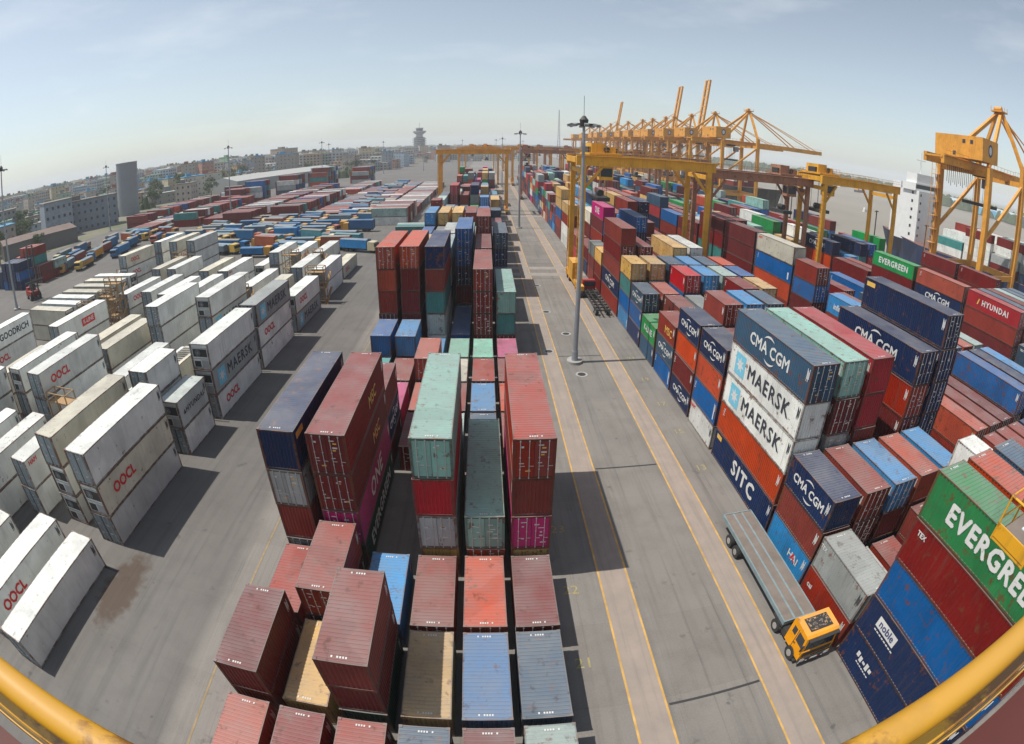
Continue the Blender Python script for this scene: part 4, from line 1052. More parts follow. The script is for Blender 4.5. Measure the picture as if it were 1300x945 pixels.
def truck(x, y, a, where, cabc=None, bodc=None):
    k = tr.choice((0,0,1,2)); cab, bd, tp, ch = truck_proto(k); c = cabc or tr.choice(CABS); b = bodc or tr.choice(BODS); NTR[0] += 1
    e = empty('covered_truck', (x, y, 0), a, label=f"{CN.get(c,'tan')} and {BN_.get(b,'blue')} covered truck, {where}", cat='truck', group='covered trucks waiting in the lot')
    link('cab', cab, e, color=hexc(c)); link('cargo_body', bd, e, color=hexc(b)); link('tarpaulin', tp, e, color=tr.choice((hexc('#7d8f9c'), hexc('#8a8378'), hexc(b), hexc('#6f8496')))); link('wheels_and_chassis', ch, e)
truck(-27.5, 127.5, R(72), 'last in the lot beside the orange-topped tall stacks', '#d9c9a0', '#2f86c0')
truck(-38.6, 139.0, R(60), 'second from the tall stacks, just behind the refrigerated yard', '#e0a030', '#4e8f9a')
rows = []
for i in range(21):
    for j in range(8):
        x = -45-j*11.6+tr.uniform(-1.8,1.8); y = 123.5+i*4.1+j*.9+tr.uniform(-.5,.5)
        if y > 207 or (x < -56 and y > 184) or (x < -86 and y > 170) or (x < -66 and y < 128) or (x < -84 and y < 136) or (x < -98 and y < 152): continue
        if tr.random() < .07: continue
        rows.append((x, y, i, j))
for x, y, i, j in rows: truck(x, y, R(78)+tr.uniform(-.2,.2)+(math.pi if tr.random() < .35 else 0), f"{ordn(i)} rank behind the refrigerated yard, {ordn(j)} from right")
for i in range(15):
    for j in range(2):
        if tr.random() < .1: continue
        truck(-42-j*4.2+tr.uniform(-1,1)-i*.3, 212+i*8.5+tr.uniform(-2,2), R(80)+tr.uniform(-.3,.3), f"far end of lot, {ordn(i)} rank, {ordn(j)} file")
for i, (x, y, c) in enumerate([(-126,124,'#d8912a'),(-130,132,'#8c4038'),(-133,140,'#2f6f9f'),(-128,150,'#7a6a58'),(-137,121,'#2c5f8c'),(-140,148,'#3a7fb0'),(-122,166,'#7a6a58'),(-136,158,'#4e8f9a'),(-121,112,'#c08a3a'),(-123,140,'#2c5f8c'),(-118,128,'#3a7fb0'),(-131,118,'#8c4038'),(-126,108,'#6b7d88'),(-143,132,'#2f6f9f'),(-146,124,'#4e8f9a'),(-149,140,'#7a6a58'),(-116,150,'#2c5f8c')]):
    truck(x, y, R(15)+tr.uniform(-.1,.1), f"{ordn(i)} of those beside the fence stacks", None, c)
# container handler beside the fence stacks
e = empty('container_handler', (-111.5, 84.5, 0), R(70), label='red container handler with a tall black mast beside the navy fence stacks', cat='container handler')
m = M(); m.box(-1.5,1.5,0,5.2,.9,2.2); m.box(-1.3,1.3,3.6,5.4,2.2,2.9); m.build('body', MT['body'], e, color=hexc('#8c2a20'))
m = M(); m.box(-.8,.8,1.6,3.2,2.2,3.9); cb = m.build('cab', MT['dark'], e); m = M(); m.box(-.84,.84,1.75,3.05,2.7,3.7); m.build('cab_window', MT['glass'], cb)
m = M()
for x in (-.9,.9): m.beam((x,-.5,.4),(x,-.3,13.5),.35,.45)
for z in (2,5,8,11,13.3): m.beam((-.9,-.4,z),(.9,-.4,z),.25,.25)
m.box(-2.9,2.9,-1.0,-.6,4.4,4.9); m.build('mast', MT['dark'], e)
for s in (-1,1): wheel(e, s*1.5, .7, .85, .6); wheel(e, s*1.3, 4.4, .65, .5)
# tank containers
tk = plain('white_tank_shell', (.62,.60,.55,1), .4, .1, .4, 1.2)
for i, z in enumerate((0, 2.59)):
    e = empty('tank_container', (-84.6, 92.2, z), label=('upper' if i else 'lower') + ' white tank container in its frame, left of the tall refrigerated stack', cat='tank container', group='tank containers in the left yard')
    m = M(); m.cyl((1.22,.45,1.32),(1.22,5.6,1.32),1.08,n=24); m.cyl((1.22,.2,1.32),(1.22,.45,1.32),.7,1.08,n=24); m.build('tank', tk, e, smooth=False)
    m = M()
    for y in (.05,5.9):
        for x in (.08,2.3): m.beam((x,y,0),(x,y,2.58),.15,.15)
        for zz in (.08,2.5): m.beam((.08,y,zz),(2.3,y,zz),.15,.15)
    for x in (.08,2.3): m.beam((x,.05,.08),(x,5.9,.08),.15,.15)
    m.build('frame', MT['rust'], e)
# service scaffolds of the refrigerated yard
def scaffold(x, y, levels, label, w=3.4, d=1.5, h=2.8):
    e = empty('service_scaffold', (x, y, 0), label=label, cat='scaffold', group='brown service scaffolds in the refrigerated yard')
    m = M(); H0 = levels*h+1.1
    for a in (0, w/2, w):
        for b in (0, d): m.beam((a,b,0),(a,b,H0),.13,.13)
    for k in range(levels+1):
        for zz in (k*h+.1, min(k*h+1.1, H0)):
            for b in (0, d): m.beam((0,b,zz),(w,b,zz),.10,.10)
            for a in (0, w): m.beam((a,0,zz),(a,d,zz),.10,.10)
    for k in range(levels): m.beam((0,0,k*h),(w,0,(k+1)*h),.10,.10); m.beam((w,d,k*h),(0,d,(k+1)*h),.10,.10)
    m.build('frame', MT['rust'], e)
    for k in range(1, levels+1): m = M(); m.box(.06,w-.06,.06,d-.06,k*h,k*h+.06); m.build('platform', MT['rust'], e)
    m = M()
    for k in range(levels): m.beam((w+.2,0,k*h),(w+.9,d,(k+1)*h),.5,.08)
    m.build('stair', MT['rust'], e)
scaffold(-45.8, 32.5, 2, 'brown scaffold in front of the cream roofed container, nearest of the scaffolds', 3.6, 1.6)
for i, (x, y, l, t) in enumerate([(-69, 62, 2, 'two-level brown scaffold at the ends of the crosswise containers, nearest'), (-69.5, 69, 2, 'second brown scaffold along the ends of the crosswise containers'),
        (-65.5, 67.3, 3, 'brown scaffold standing before the red lettered white container'), (-57, 20.0, 1, 'low brown scaffold at the left edge'), (-41.5, 72.6, 2, 'brown scaffold behind the roadside pale blue starred stack'),
        (-42.2, 99.4, 2, 'brown scaffold against the far stack, left of two'), (-36.8, 99.4, 2, 'brown scaffold against the far stack, middle one'), (-31.6, 84.6, 2, 'brown scaffold at the far end of the roadside row'),
        (-72, 100.5, 2, 'brown scaffold under the farthest tall white stack')]): scaffold(x, y, l, t)

# ---------------------------------------------------------------- buildings
def facades(m, w, d, h, nx, ny, fl):
    zs = [0.0]
    for f in range(fl): z = 1.1+f*h/fl; zs += [z, z+1.1]
    zs.append(h)
    def side(P, L, n, base):
        us = [0.0]
        for i in range(n): a = (i+.5)*L/n-.45; us += [a, a+.9]
        us.append(L); k0 = len(m.v)
        for z in zs:
            for u in us: m.v.append(P(u, z))
        W = len(us)
        for j in range(len(zs)-1):
            for i in range(W-1):
                q = k0+j*W+i; m.f.append((q, q+1, q+W+1, q+W)); m.m.append(1 if (i % 2 and j % 2 and (i*7+j*5+nx) % 11 > 1) else 0); m.c.append(None)
    side(lambda u, z: (u, 0, z), w, nx, 0); side(lambda u, z: (w, u, z), d, ny, 0)
    side(lambda u, z: (w-u, d, z), w, nx, 0); side(lambda u, z: (0, d-u, z), d, ny, 0)
def building(x, y, w, d, h, rz, col, label, parts=True, roofcol=None, name='building', floors=None, cat='building', rooftank=True):
    e = empty(name, (x, y, 0), rz, label=label, cat=cat, group='town buildings beyond the port')
    fl = floors or max(2, int(h/3.2)); nx, ny = max(2, int(w/3.4)), max(2, int(d/3.4))
    m = M()
    if parts: m.box(0,w,0,d,0,h)
    else: facades(m, w, d, h, nx, ny, fl)
    wl = m.build('wall', [MT['flat'], MT['window']], e, color=hexc(col))
    m = M(); m.box(-.3,w+.3,-.3,d+.3,h+.003,h+.5)
    if rooftank: m.box(w*.15,w*.4,d*.3,d*.6,h+.5,h+2.8); m.cyl((w*.7,d*.5,h+.5),(w*.7,d*.5,h+2),.8,n=10)
    m.build('roof', MT['flat'], e, color=hexc(roofcol or '#8a857c'))
    if parts:
        for f in range(fl):
            z = 1.1+f*h/fl
            for i in range(nx):
                a = (i+.5)*w/nx-.65; mm = M(); mm.box(a,a+1.3,-.05,-.004,z,z+1.4); mm.box(a-.1,a+1.4,-.16,-.055,z-.15,z-.03,1); mm.build('window', [MT['window'], MT['conc']], wl)
            for i in range(ny):
                a = (i+.5)*d/ny-.65; mm = M(); mm.box(w+.004,w+.05,a,a+1.3,z,z+1.4); mm.box(w+.055,w+.16,a-.1,a+1.4,z-.15,z-.03,1); mm.build('window', [MT['window'], MT['conc']], wl)
    return e
building(-208, 172, 17, 12, 18, R(-26)+R(90), '#8f9aa6', 'blue grey end block with few windows below the round concrete tower', True, None, 'office_block', 4, rooftank=False)
building(-213, 187, 36, 14, 15.5, R(-38)+R(90)+R(0), '#7f8894', 'long grey four-storey block running back to the round concrete tower', True, '#6f6a62', 'office_block', 4)
building(-300, 176, 34, 14, 17, R(-38)+R(90), '#8d8a86', 'grey five-storey apartment block at the left edge behind the dark warehouse', True, None, 'apartment_block', 5)
building(-268, 218, 22, 13, 15, R(-38)+R(90), '#a9aaa8', 'pale apartment block between the grey left-edge block and the warehouse', True, None, 'apartment_block', 4)
e = empty('water_tower', (-214, 253, 0), label='plain grey round concrete tower rising above the town on the left', cat='tower')
m = M(); m.cyl((0,0,0),(0,0,31),7.2,n=48); m.build('shaft', plain('smooth_grey_concrete', (.24,.26,.28,1), .8, 0, .25, .15), e, smooth=False)
m = M(); m.cyl((0,0,31),(0,0,31.4),7.4,n=48); m.build('rim', MT['conc'], e)
e = empty('control_tower', (-150, 1180, 0), label='round control tower of stacked balconied floors on the horizon', cat='tower'); wt = plain('pale_tower', (.30,.31,.32,1), .8)
m = M(); m.cyl((0,0,0),(0,0,16),6,n=20)
for k in range(7): z = 14+k*4.0; m.cyl((0,0,z),(0,0,z+1.6),16,n=24); m.cyl((0,0,z+1.6),(0,0,z+4.0),13,n=24,mi=1)
m.build('floors', [wt, MT['window']], e)
m = M(); m.cyl((0,0,42),(0,0,48),9,7,n=20); m.cyl((0,0,48),(0,0,54),7,15,n=24); m.cyl((0,0,54),(0,0,57),15,n=24); m.cyl((0,0,57),(0,0,62),8,n=20,mi=1); m.cyl((0,0,62),(0,0,64),9,n=20); m.cyl((0,0,64),(0,0,76),.4,n=6); m.build('cab', [wt, MT['window']], e)
building(-372, 520, 26, 22, 22, R(60), '#b08a6a', 'tall tan brick apartment block behind the truck lot fence', False, None, 'apartment_block')
building(-330, 545, 30, 18, 19, R(65), '#a8795c', 'brownish pink apartment block with rows of windows beside the green one', False, None, 'apartment_block')
building(-322, 590, 20, 18, 26, R(65), '#8ab08a', 'pale green apartment block standing taller than its neighbours', False, '#6f9a78', 'apartment_block')
building(-250, 480, 12, 12, 17, R(62), '#c9a67c', 'narrow cream block with a lit side at the left of the long sheds', False, None, 'apartment_block')
building(-470, 655, 40, 24, 16, R(60), '#9a9488', 'low hall under a bright blue domed roof', False, '#2f6fb0', 'market_hall', rooftank=False)
building(-262, 640, 30, 24, 30, R(70), '#b09884', 'wide pinkish beige apartment block right of the far mast', False, None, 'apartment_block')
building(-236, 300, 9, 36, 7, R(-35), '#8d8f8a', 'long low grey shed behind the round concrete tower', False, '#9aa09c', 'shed', 2, rooftank=False)
m = M(); m.box(0,120,0,34,0,9); m.poly([(0,0,9.01),(120,0,9.01),(120,17,12),(0,17,12)],1); m.poly([(0,34,9.01),(0,17,12),(120,17,12),(120,34,9.01)],1); m.poly([(0,0,9),(0,17,12),(0,34,9)]); m.poly([(120,0,9),(120,34,9),(120,17,12)])
tag(m.build('transit_shed', [plain('shed_wall', (.3,.31,.3,1)), plain('shed_roof', (.36,.36,.34,1), .7)], None, (-172, 330, 0), R(68)), 'long grey pitched-roof transit shed behind the left container stacks', 'shed')
m = M(); m.box(0,40,0,13,0,6.5); m.poly([(0,-.5,6.51),(40,-.5,6.51),(40,13,8),(0,13,8)],1)
tag(m.build('warehouse', [plain('warehouse_wall', (.12,.11,.10,1)), plain('rusty_roof', (.16,.11,.09,1), .8, 0, .5, .3)], None, (-196, 132, 0), R(62)), 'dark low warehouse with a rusty roof left of the blue grey block', 'warehouse')
br_ = random.Random(5)
COLS = ['#bab4a8','#a5a198','#c9c2b2','#b0b6ba','#b8a38c','#a2b3a0','#cabb9c','#98a0a8','#b9aca0','#dcdad2','#a59a90','#b98672','#aabcc8']
CNM = ['sand grey','dull grey','light beige','blue grey','tan','sage','buff','slate','tan brown','off white','brown','brick red','pale blue']
nb = 0
spots = []
for _ in range(2600):
    a = br_.uniform(R(-62), R(-5)); r = 205+800*br_.random()**1.3
    x, y = r*math.sin(a), r*math.cos(a)
    if x > -200 and y < 400: continue
    if x > -222 and y < 262: continue
    if x > -190 and y < 520: continue
    if x > -110 and y < 720: continue
    if -262 < x < -190 and 150 < y < 285: continue
    if any((x-p)**2+(y-q)**2 < (14+r*.011)**2 for p, q in spots): continue
    spots.append((x, y))
    if len(spots) >= 289: break
spots.sort(key=lambda p: p[0]**2+p[1]**2)
for i, (x, y) in enumerate(spots):
    ci = br_.randrange(len(COLS)); r = math.hypot(x, y); far = r > 480
    h = br_.choice((6,9,9,12,12,15,18)) if not far else br_.choice((8,10,12,14,18,20,24)); w, d = br_.uniform(9, 20), br_.uniform(9, 16); az = math.degrees(math.atan2(-x, y))
    pos = 'far left' if az > 50 else 'left' if az > 38 else 'mid left' if az > 27 else 'centre left' if az > 16 else 'near the control tower'
    building(x, y, w, d, h, math.atan2(-x, y)+br_.uniform(-.5,.5), COLS[ci], f"{CNM[ci]} {int(h/3)}-storey town building, {pos}, {ordn(i % 30)} in its depth rank {1+i//30}", i < 12, br_.choice(['#8a857c','#8f8f88','#77726a','#6f8fa0','#4a8fb0','#5f7f70','#8a5a48']), 'town_building')
# ------------------------------------------------------------------- trees
def leafm(n_, a, b):
    t = NT(n_); v = t.vec('Object', (1,1,1), True); oi = t.n('ShaderNodeObjectInfo')
    c = t.mix(t.ramp(t.noise(.9, 3, v), .35, .65), a, b); c = t.mix(t.math('MULTIPLY', oi.outputs['Random'], .4), c, (.10,.10,.03,1)); return t.out(c, .75, 0, .2)
MT['leaf'] = leafm('leaves', (.045,.075,.025,1), (.09,.125,.045,1)); MT['bark'] = plain('bark', (.12,.09,.06,1), .9)
def crown_mesh(seed, palm=False):
    r = random.Random(seed); m = M()
    if palm:
        for k in range(15):
            a = 2*math.pi*k/15+r.uniform(-.2,.2); L = r.uniform(2.2,3.0); dz = r.uniform(.3,1.2); p = Vector((0,0,0))
            for s in range(6):
                t0, t1 = s/6, (s+1)/6; f = lambda t: Vector((math.cos(a)*L*t, math.sin(a)*L*t, dz*t*2.2-L*.95*t*t)); u = Vector((-math.sin(a), math.cos(a), -.35))*(.42*(1-t0)); w = Vector((-math.sin(a), math.cos(a), -.35))*(.42*(1-t1))
                m.quad(f(t0)-u, f(t0)+u, f(t1)+w, f(t1)-w)
        return m.data('crown', MT['leaf'])
    lobes = [(Vector((r.gauss(0,1.6), r.gauss(0,1.6), r.uniform(-1.3,2.2))), r.uniform(1.1,2.0)) for _ in range(9)]
    for c, q in lobes:
        for _ in range(105):
            d = Vector((r.gauss(0,1), r.gauss(0,1), r.gauss(0,.8))).normalized()*q*r.uniform(.55,1.08); p = c+d
            u = Vector((r.gauss(0,1), r.gauss(0,1), r.gauss(0,1))).normalized(); w = u.cross(d).normalized() if u.cross(d).length > .01 else Vector((1,0,0)); s = r.uniform(.16,.38)
            m.quad(p-u*s, p+w*s*.7, p+u*s, p-w*s*.7)
    return m.data('crown', MT['leaf'])
CR = [crown_mesh(i) for i in range(4)]; PALM = crown_mesh(9, True)
def trunk_mesh(palm):
    m = M()
    if palm: m.cyl((0,0,0),(.3,.1,4),.2,.16,n=7); m.cyl((.3,.1,4),(.45,.1,9),.16,.12,n=7)
    else:
        m.cyl((0,0,0),(.1,0,3.2),.38,.26,n=8)
        for a in (0, 2.1, 4.2): m.cyl((.1,0,3.0),(.1+1.5*math.cos(a),1.5*math.sin(a),5.6),.2,.08,n=6)
    return m.data('trunk', MT['bark'])
TRK = [trunk_mesh(False), trunk_mesh(True)]
tn = random.Random(8); NTREE = [0]
def tree(x, y, s, where, palm=False):
    NTREE[0] += 1
    e = empty('palm_tree' if palm else 'broadleaf_tree', (x, y, -3.0 if x > 300 else 0), tn.uniform(0, 6.28), label=f"{'palm' if palm else 'bushy green tree'} {where}", cat='palm' if palm else 'tree', group='town palms' if palm else 'trees around the port'); e.scale = (s, s, s*tn.uniform(.85,1.2))
    link('trunk', TRK[1 if palm else 0], e)
    c = link('crown', PALM if palm else tn.choice(CR), e, (.45,.1,9) if palm else (.1,0,6.4))
k = 0; tl = []
for _ in range(3000):
    a = tn.uniform(R(-62), R(-6)); r = 200+900*tn.random()**1.4; x, y = r*math.sin(a), r*math.cos(a)
    if x > -182 and y < 500: continue
    if x > -110 and y < 700: continue
    if x > -232 and y < 265 and y > 150: continue
    if any((x-p)**2+(y-q)**2 < 64 for p, q in tl): continue
    tl.append((x, y))
    if len(tl) >= 275: break
tl.sort(key=lambda p: p[0]**2+p[1]**2)
for i, (x, y) in enumerate(tl):
    az = math.degrees(math.atan2(-x, y)); pos = 'far left' if az > 50 else 'left' if az > 38 else 'mid left' if az > 27 else 'centre left' if az > 16 else 'below the control tower'
    p = tn.random() < .12; tree(x, y, tn.uniform(.9,1.7), f"among the town roofs, {pos}, {ordn(i % 30)} in depth rank {1+i//30}", p)
for i, (x, y) in enumerate([(-196,118),(-204,126),(-190,110),(-214,140),(-222,150),(-228,168),(-236,180)]): tree(x, y, tn.uniform(1.0,1.4), f"by the blue grey block and round tower, {ordn(i)} of the group")
# the wooded horizon and far bank
m = M(); fr = random.Random(3); wc = 0
def clump(m, x, y, z, w, h, col=None):
    n = 7; ring = []
    for i in range(n):
        a = 2*math.pi*i/n; q = fr.uniform(.7,1.15); ring.append(Vector((x+w*q*math.cos(a), y+w*q*math.sin(a), z)))
    top = [Vector((x+(p.x-x)*.62, y+(p.y-y)*.62, z+h*fr.uniform(.6,.9))) for p in ring]; ap = Vector((x+fr.uniform(-1,1)*w*.2, y, z+h))
    for i in range(n):
        j = (i+1) % n; m.quad(ring[i], ring[j], top[j], top[i]); m.poly([top[i], top[j], ap])
for k in range(2600):
    a = fr.uniform(R(-68), R(14)); r = fr.uniform(1050, 4200); x, y = r*math.sin(a), r*math.cos(a)
    if x > 100 and y < 1500: continue
    clump(m, x, y, 0, fr.uniform(9,26), fr.uniform(7,17))
for k in range(2400):
    a = fr.uniform(R(-66), R(-9)); r = 330+800*fr.random(); x, y = r*math.sin(a), r*math.cos(a)
    if x > -215 and y < 440 or x > -120 and y < 780: continue
    clump(m, x, y, 0, fr.uniform(2.5,6), fr.uniform(3.5,9))
for (x0, y0), (x1, y1) in zip(bank[:-1], bank[1:]):
    n = max(2, int(math.hypot(x1-x0, y1-y0)/22))
    for k in range(min(n, 160)):
        for q in range(8):
            t = (k+fr.random())/min(n, 160); clump(m, x0+(x1-x0)*t+fr.uniform(8,150), y0+(y1-y0)*t, -3, fr.uniform(9,18), fr.uniform(11,22))
MT['wood'] = leafm('distant_woods', (.03,.05,.018,1), (.065,.085,.035,1))
tag(m.build('distant_woods', MT['wood']), 'hazy wooded skyline and river bank beyond the port', 'woods', kind='stuff')
def town_mat():
    t = NT('far_town_plaster'); a = t.n('ShaderNodeAttribute'); a.attribute_name = 'Col'; v = t.vec()
    br = t.n('ShaderNodeTexBrick'); t.l(v, br.inputs['Vector']); br.offset = 0
    c = t.mix(t.ramp(t.noise(.3, 3, v), .35, .7), a.outputs['Color'], (.7,.7,.7,1), 'MULTIPLY')
    w1 = t.n('ShaderNodeTexWave', wave_type='BANDS', bands_direction='Z'); t.l(v, w1.inputs['Vector']); w1.inputs['Scale'].default_value = .105
    w2 = t.n('ShaderNodeTexWave', wave_type='BANDS', bands_direction='DIAGONAL'); t.l(t.vec('Object', (1,1,0)), w2.inputs['Vector']); w2.inputs['Scale'].default_value = .16
    g = t.n('ShaderNodeNewGeometry'); sp = t.n('ShaderNodeSeparateXYZ'); t.l(g.outputs['Normal'], sp.inputs[0])
    k = t.math('MULTIPLY', t.ramp(w1.outputs[1], .55, .6), t.ramp(w2.outputs[1], .5, .56)); k = t.math('MULTIPLY', k, t.ramp(sp.outputs[2], .4, .5, (1,1,1,1), (0,0,0,1)))
    return t.out(t.mix(k, c, (.05,.055,.065,1)), .9)
m = M(); hr = random.Random(6)                                                         # far hazy town
for k in range(2600):
    a = hr.uniform(R(-66), R(4)); r = 560+2600*hr.random()**1.7; x, y = r*math.sin(a), r*math.cos(a)
    if (x > 90 and y < 1500) or (x > -120 and y < 760): continue
    w, d, h = hr.uniform(9,24), hr.uniform(9,20), hr.choice((5,6,8,9,12,12,15,18,22)); c = hexc(hr.choice(COLS)); m.box(x,x+w,y,y+d,0,h,0,c)
tag(m.build('far_town', town_mat()), 'hazy mass of far town buildings along the skyline', 'town', kind='stuff')
# sheds on the far bank
sb = plain('blue_shed', (.13,.42,.62,1), .6, 0, .2)
for i, (x, y, l) in enumerate([(800, 330, 90), (830, 455, 110), (800, 205, 80), (840, 600, 80)]):
    m = M(); m.box(0,30,0,l,-3,9); m.poly([(0,0,9.01),(0,l,9.01),(15,l,14),(15,0,14)],1); m.poly([(30,0,9.01),(15,0,14),(15,l,14),(30,l,9.01)],1); m.poly([(0,0,9),(15,0,14),(30,0,9)])
    tag(m.build('riverside_shed', [sb, plain('shed_top', (.4,.45,.48,1))], None, (x, y, 0)), f"bright blue shed on the far river bank, {ORD[i]} of the four", 'shed', 'blue sheds on the far bank')

# -------------------------------------------------------------------- ships
def hull(L, B, D, col, bot):
    m = M(); st = 24; rings = []
    for i in range(st+1):
        t = i/st; w = B/2*min(1, (1-t)*4.2+.0)**.6 if t > .75 else B/2*min(1, .8+t*1.5); sh = D*(1+.18*max(0, t-.8)/.2)
        y = t*L; fl = w*(.45 if t > .9 else .8 if t > .8 else .95); ov = L*.035*max(0, t-.85)/.15
        rings.append([(-w, y+ov, sh), (-fl, y, D*.42), (-fl*.9, y, -2), (fl*.9, y, -2), (fl, y, D*.42), (w, y+ov, sh)])
    for a, b in zip(rings[:-1], rings[1:]):
        for k in range(5): m.quad(a[k], a[k+1], b[k+1], b[k], 1 if k in (1, 2, 3) and False else 0)
        m.quad(a[5], a[0], b[0], b[5], 1)
    m.poly(rings[0]); m.poly(list(reversed(rings[-1])))
    return m
wht = plain('ship_white_paint', (.72,.72,.70,1), .5, 0, .2, .5); hn = plain('ship_navy_hull', (.02,.035,.09,1), .5, 0, .3); hb = plain('ship_black_hull', (.03,.03,.028,1), .5, 0, .4); deck = plain('ship_deck', (.18,.09,.07,1), .8)
def ship(x, y, L, B, D, hm, hy, label, n_top, rz=0.0, cargo=True, tall=27):
    e = empty('container_ship', (x, y, -4), rz, label=label, cat='ship', group='container ships at the quay')
    hull(L, B, D, None, None).build('hull', [hm, deck], e)
    m = M(); z0 = D; m.box(-B*.32, B*.36, hy, hy+13, z0, z0+tall*.75); m.box(-B*.36, B*.42, hy+1.5, hy+9, z0+tall*.75, z0+tall*.86); m.box(-B*.3,B*.3,hy+2,hy+8,z0+tall*.86,z0+tall); s = m.build('superstructure', wht, e)
    for f in range(n_top):
        for k in range(2):
            m = M(); a = -B*.27+k*B*.48; m.box(a, a+.8, hy-.06, hy-.005, z0+2+f*2.9, z0+2.9+f*2.9); m.build('window', MT['window'], s)
    for f in range(6): m = M(); m.box(-B*.32-.06, -B*.32-.005, hy+3, hy+4, z0+2+f*3, z0+3+f*3); m.build('window', MT['window'], s)
    m = M(); m.box(-B*.35,B*.41,hy+1.42,hy+1.49,z0+tall*.78,z0+tall*.84); m.build('bridge_window', MT['window'], s)
    m = M(); m.box(-2.2,2.2,hy+14,hy+19,z0,z0+tall*.85); m.build('funnel', wht, e); m = M(); m.cyl((0,hy+5,z0+tall),(0,hy+5,z0+tall+8),.3,n=6); m.beam((-3,hy+5,z0+tall+5),(3,hy+5,z0+tall+5),.2,.2); m.build('mast', wht, e)
    return e
ship(154.5, 30, 122, 18, 10, hn, 101, 'container ship with a tall white superstructure moored beside the nearest quay crane', 6, tall=24.5)
ship(157, 236, 150, 24, 13, hb, 12, 'black hulled container ship seen bow on beyond the brown gantry crane', 5, 0, tall=24)
bpy.data.objects['container_ship.001'].rotation_euler = (0, 0, math.pi); bpy.data.objects['container_ship.001'].location = (158, 400, -4)
ship(157, 440, 140, 23, 12, hn, 14, 'farther dark ship mostly hidden behind the row of quay cranes', 5, 0, tall=24)
k = 0
for (sx, sy0, sy1) in ((147.0, 40, 112), (147, 285, 370), (147, 470, 560)):
    y = sy0
    while y < sy1:
        for c in range(6):
            n = rnd.choice([2, 3, 4, 4]) if sy0 < 60 else rnd.choice([2, 3, 3])
            z = 6.2 if sy0 < 60 else 9.2
            for t in range(n):
                cc = CL[rnd.choice('mmmrrwWtoskW')]; x = sx+c*2.55
                SHIPC.append((x, y, z, cc)); z += 2.6
        y += 13
m = M()
for x, y, z, cc in SHIPC: m.box(x, x+2.42, y, y+12.1, z, z+2.55, 0, (*cc[:3], 1))
tag(m.build('ship_cargo', MT['paintc']), 'containers loaded in tiers on the decks of the moored ships', 'ship cargo', kind='stuff')
for i, (x, y, s, c, t) in enumerate([(560, 640, 1.0, hn, 'small blue and yellow coaster out on the river'), (470, 720, .6, hb, 'low dark barge behind the coaster on the river'), (620, 760, .8, wht, 'pale boat farther up the river'), (300, 330, .35, wht, 'tiny launch near the quay')]):
    e = empty('river_boat', (x, y, -4.2), R(-60), label=t, cat='boat', group='boats on the river'); e.scale = (s*.45, s*.45, s*.45)
    hull(110, 18, 8, None, None).build('hull', [c, deck], e)
    m = M(); m.box(-6,6,8,22,8,19); m.box(-4,4,10,18,19,23); m.build('wheelhouse', MT['yellow'] if i == 0 else wht, e)
for i, (x, y) in enumerate([(138, 205), (142.5, 120), (144, 150)]):
    m = M(); m.cyl((0,0,-5),(0,0,14),.25,n=8); m.beam((-1,0,13.6),(1,0,13.6),.5,.3)
    tag(m.build('quay_lamp', MT['dark'], None, (x, y, 0)), f"thin dark lamp post at the quay edge, {ORD[i]} of three", 'lamp post', 'lamp posts at the quay edge')

# --------------------------------------------------- light, sky, air, camera
sun_el, sun_az = R(63.5), R(-90-1.5)           # light comes from -X
d = Vector((-math.cos(sun_el), -.012, math.sin(sun_el)))
sl = bpy.data.lights.new('sun', 'SUN'); sl.energy = SUN_E; sl.angle = R(.6); sl.color = (1, .955, .88)
so = link('sun', sl, None, (0,0,200)); so.rotation_euler = (-d).to_track_quat('-Z', 'Y').to_euler()
w = bpy.data.worlds.new('World'); sc.world = w; w.use_nodes = True; nt = w.node_tree; bg = nt.nodes['Background']
sk = nt.nodes.new('ShaderNodeTexSky'); sk.sky_type = 'NISHITA'; sk.sun_disc = False; sk.sun_elevation = sun_el; sk.sun_rotation = R(-90)
sk.air_density = 1.0; sk.dust_density = .9; sk.ozone_density = 1.0; sk.altitude = 20
tc = nt.nodes.new('ShaderNodeTexCoord'); mp = nt.nodes.new('ShaderNodeMapping'); mp.inputs['Scale'].default_value = (1.0, 1.0, 3.6)
nt.links.new(tc.outputs['Generated'], mp.inputs['Vector'])
nz = nt.nodes.new('ShaderNodeTexNoise'); nz.inputs['Scale'].default_value = 2.6; nz.inputs['Detail'].default_value = 7; nz.inputs['Roughness'].default_value = .58
nt.links.new(mp.outputs[0], nz.inputs['Vector'])
rp = nt.nodes.new('ShaderNodeValToRGB'); rp.color_ramp.elements[0].position = .53; rp.color_ramp.elements[1].position = .78; nt.links.new(nz.outputs[0], rp.inputs[0])
mx = nt.nodes.new('ShaderNodeMix'); mx.data_type = 'RGBA'; ml_ = nt.nodes.new('ShaderNodeMath'); ml_.operation = 'MULTIPLY'; ml_.inputs[1].default_value = .26
nt.links.new(rp.outputs[0], ml_.inputs[0]); nt.links.new(ml_.outputs[0], mx.inputs[0]); nt.links.new(sk.outputs[0], mx.inputs[6]); mx.inputs[7].default_value = (8.5, 8.3, 8.2, 1)
hs = nt.nodes.new('ShaderNodeHueSaturation'); hs.inputs['Saturation'].default_value = .6; nt.links.new(mx.outputs[2], hs.inputs['Color']); tn_ = nt.nodes.new('ShaderNodeMix'); tn_.data_type = 'RGBA'; tn_.blend_type = 'MULTIPLY'; tn_.inputs[0].default_value = 1; tn_.inputs[7].default_value = (.97,1.0,.985,1); nt.links.new(hs.outputs[0], tn_.inputs[6]); nt.links.new(tn_.outputs[2], bg.inputs['Color']); bg.inputs['Strength'].default_value = SKY_S

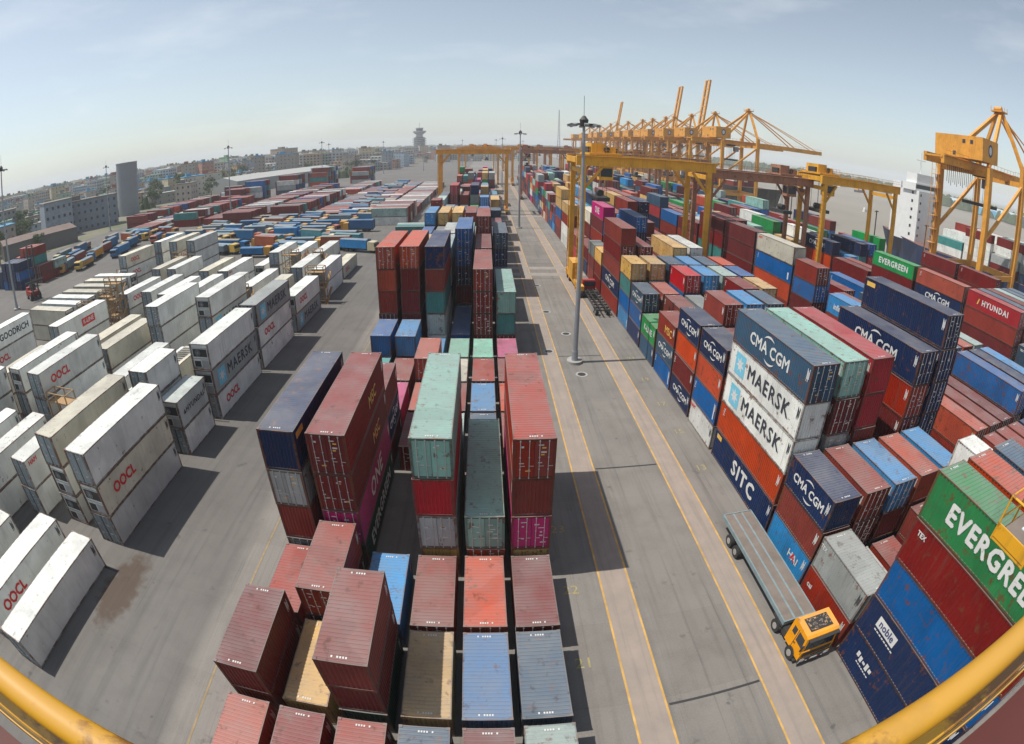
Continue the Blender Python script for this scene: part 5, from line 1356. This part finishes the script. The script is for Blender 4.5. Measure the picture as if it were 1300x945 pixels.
if HAZE > 0:
    m = M(); m.box(-6000, 6000, -150, 6000, -10.2, 96); hz = bpy.data.materials.new('haze_air'); hz.use_nodes = True; n = hz.node_tree
    n.nodes.remove(n.nodes['Principled BSDF']); pv = n.nodes.new('ShaderNodeVolumePrincipled'); pv.inputs['Density'].default_value = HAZE
    pv.inputs['Color'].default_value = (.88,.92,.97,1); pv.inputs['Anisotropy'].default_value = .0; n.links.new(pv.outputs[0], n.nodes['Material Output'].inputs['Volume'])
    tag(m.build('haze', hz), 'thin pale haze over the port', 'haze', kind='stuff')

cd = bpy.data.cameras.new('camera'); cam = link('camera', cd); sc.camera = cam
cd.type = 'PANO'; cd.panorama_type = 'FISHEYE_LENS_POLYNOMIAL'; cd.sensor_width = 36; cd.sensor_fit = 'HORIZONTAL'; cd.fisheye_fov = R(175)
K = CAMK
cd.fisheye_polynomial_k0 = 0; cd.fisheye_polynomial_k1, cd.fisheye_polynomial_k2, cd.fisheye_polynomial_k3, cd.fisheye_polynomial_k4 = K
cd.shift_y = SHIFT; cd.clip_start = .05; cd.clip_end = 20000
pt, yw, rl = .2733, .0529, .013
fw = Vector((math.sin(yw)*math.cos(pt), math.cos(yw)*math.cos(pt), -math.sin(pt))); rt_ = Vector((math.cos(yw), -math.sin(yw), 0)); up_ = rt_.cross(fw)
r2 = rt_*math.cos(rl)+up_*math.sin(rl); u2 = -rt_*math.sin(rl)+up_*math.cos(rl)
cam.matrix_world = Matrix(((r2.x, u2.x, -fw.x, 0), (r2.y, u2.y, -fw.y, 0), (r2.z, u2.z, -fw.z, 27.086), (0, 0, 0, 1)))
vs = sc.view_settings; vs.view_transform = 'Standard'; vs.look = 'None'; vs.exposure = EXPO; vs.gamma = 1; vs.use_curve_mapping = False
sc.cycles.use_denoising = True; sc.cycles.max_bounces = 5; sc.cycles.diffuse_bounces = 3; sc.cycles.glossy_bounces = 2; sc.cycles.volume_bounces = 1; sc.cycles.transparent_max_bounces = 4
sc.cycles.volume_step_rate = 5
